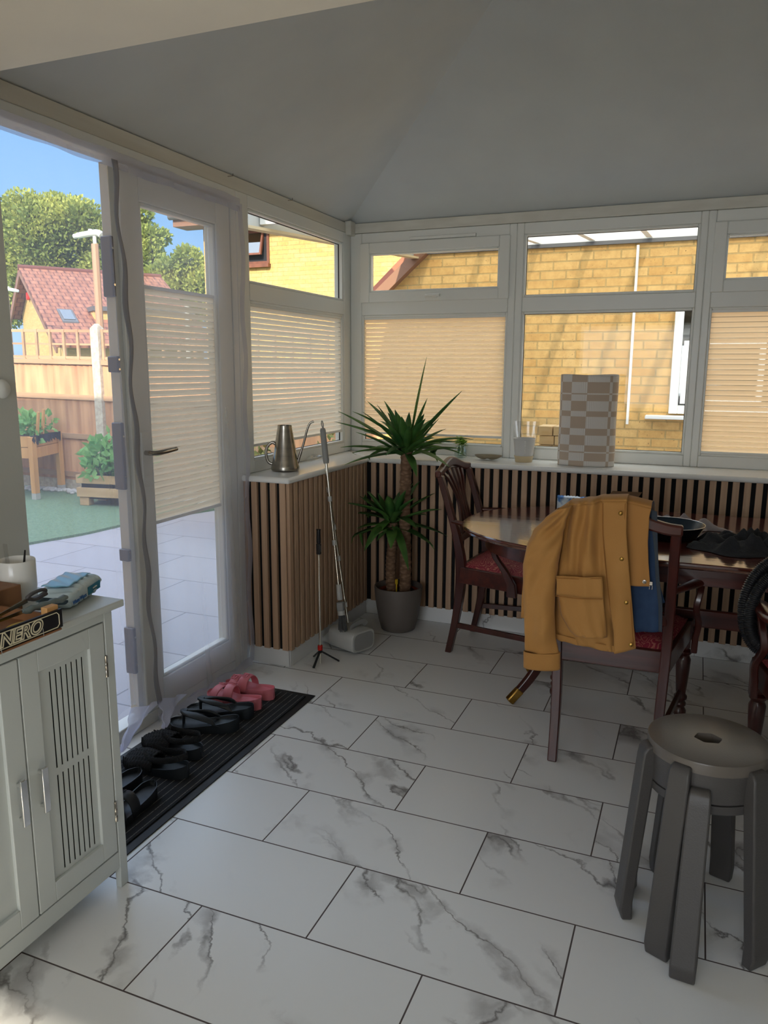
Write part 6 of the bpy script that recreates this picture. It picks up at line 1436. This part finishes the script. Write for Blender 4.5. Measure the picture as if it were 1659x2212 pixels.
# lean-to canopy with white rafters under a translucent sheet
fsz = lambda y: 2.134+.069*y
CN = thing('lean_to_canopy', 'white timber lean-to canopy with translucent roof sheets behind the back windows', 'canopy', (.2, 2.0, 2.2))
cz = lambda y: 2.150+.083*y
for x in (-1.36, -.84, -.36, .10, .56, 1.02, 1.48, 1.94, 2.4):
    MB().beam((x, .70, cz(.70)+.045), (x, 3.41, cz(3.41)+.045), .045, .09).build('rafter', 'white_paint', CN)
MB().beam((-1.50, .25, fsz(.25)+.12), (-1.50, 3.43, fsz(3.43)+.12), .03, .24).build('side_fascia', 'fascia_grey', CN)
MB().beam((-1.47, .25, fsz(.25)-.004), (-1.47, 3.43, fsz(3.43)-.004), .07, .016).build('side_lip', 'cup_tan', CN)
MB().beam((-1.48, 3.425, cz(3.42)-.022), (2.6, 3.425, cz(3.42)-.022), .03, .03, up=(0, 0, 1)).build('wall_plate', 'gutter_grey', CN)
MB().beam((-1.48, 3.44, cz(3.44)+.045), (2.6, 3.44, cz(3.44)+.045), .018, .10).build('wall_fascia', 'white_paint', CN)
MB().beam((-1.48, .68, cz(.68)+.05), (2.6, .68, cz(.68)+.05), .05, .10).build('front_beam', 'white_paint', CN)
for i, x in enumerate((-1.5, -.36, .56, 1.48)):
    x1_ = (-.36, .56, 1.48, 2.5)[i]; mb = MB()
    mb.add([(x+.005, .60, cz(.60)+.098), (x1_-.005, .60, cz(.60)+.098), (x1_-.005, 3.45, cz(3.45)+.098), (x+.005, 3.45, cz(3.45)+.098)], [(0, 1, 2, 3)]); mb.build('roof_sheet', 'polycarb', CN, solid=.008)
for x in (2.5,): MB().box((x-.04, .64, ZG), (x+.04, .72, cz(.68))).build('post', 'white_paint', CN)
# ledge outside with stacked timber offcuts and a red bag
struct(MB().box((-.8, .72, .86), (2.0, .98, .895)).build('trim_10', 'shed_ledge'))
offc = [(0, 0, 'bottom left in the stack'), (0, 1, 'in the middle of the bottom row'), (0, 2, 'bottom right in the stack, half behind the basket'), (1, 0, 'left end of the middle row'), (1, 1, 'centre of the middle row'), (1, 2, 'right end of the middle row, behind the basket'), (2, 0, 'top left in the stack'), (2, 1, 'top right in the stack, against the basket')]
for r, c, w_l in offc:
    x = .206+c*.088+(.012 if r % 2 else 0)+rnd.uniform(-.004, .004); z = .895+r*.053; y_ = .76+rnd.uniform(0, .02)
    tag(MB().box((x, y_, z), (x+.082, .93, z+.050)).build('timber_offcut', 'timber_end', bevel=.003), 'pale timber offcut outside the window, '+w_l, 'timber block', 'stacked timber offcuts')
mb = MB(); mb.grid(lambda u, v: (-.02+.115*v*math.cos(2*PI*u), .86+.05*v*math.sin(2*PI*u), .897+.030*(1-v**2)*(.6+.4*math.sin(u*25))), 30, 8, wrap=True); tag(mb.build('red_bag', 'red_plastic', smooth=50), 'flattened red plastic bag on the outside ledge behind the glass jar', 'bag')
# scrubby bush outside the left-hand window
bs_ = thing('shrub', 'dry yellow-green shrub outside, just below the left-hand blind', 'shrub', (-2.3, 2.1, ZG)); mb = MB()
for i in range(30): leafball(mb, (-2.35+rnd.uniform(-.75, .75), 2.3+rnd.uniform(-.35, .35), .35+rnd.uniform(-.25, .32)), .16, 34, .07)
mb.build('foliage', 'bush_dry', bs_); mb = MB()
for i in range(9): mb.tube([(-2.3, 2.2, ZG), (-2.35+rnd.uniform(-.6, .6), 2.3+rnd.uniform(-.2, .2), .5)], .012, 6)
mb.build('stems', 'tree_bark', bs_)
# ------------------------------------------------------------------ give lettering real meshes
dg = bpy.context.evaluated_depsgraph_get()
for o in [o for o in scene.objects if o.type == 'FONT']:
    me = bpy.data.meshes.new_from_object(o.evaluated_get(dg)); nm = o.name; par = o.parent; ml = o.matrix_local.copy(); bpy.data.objects.remove(o); n2 = bpy.data.objects.new(nm, me); col.objects.link(n2); n2.parent = par; n2.matrix_local = ml
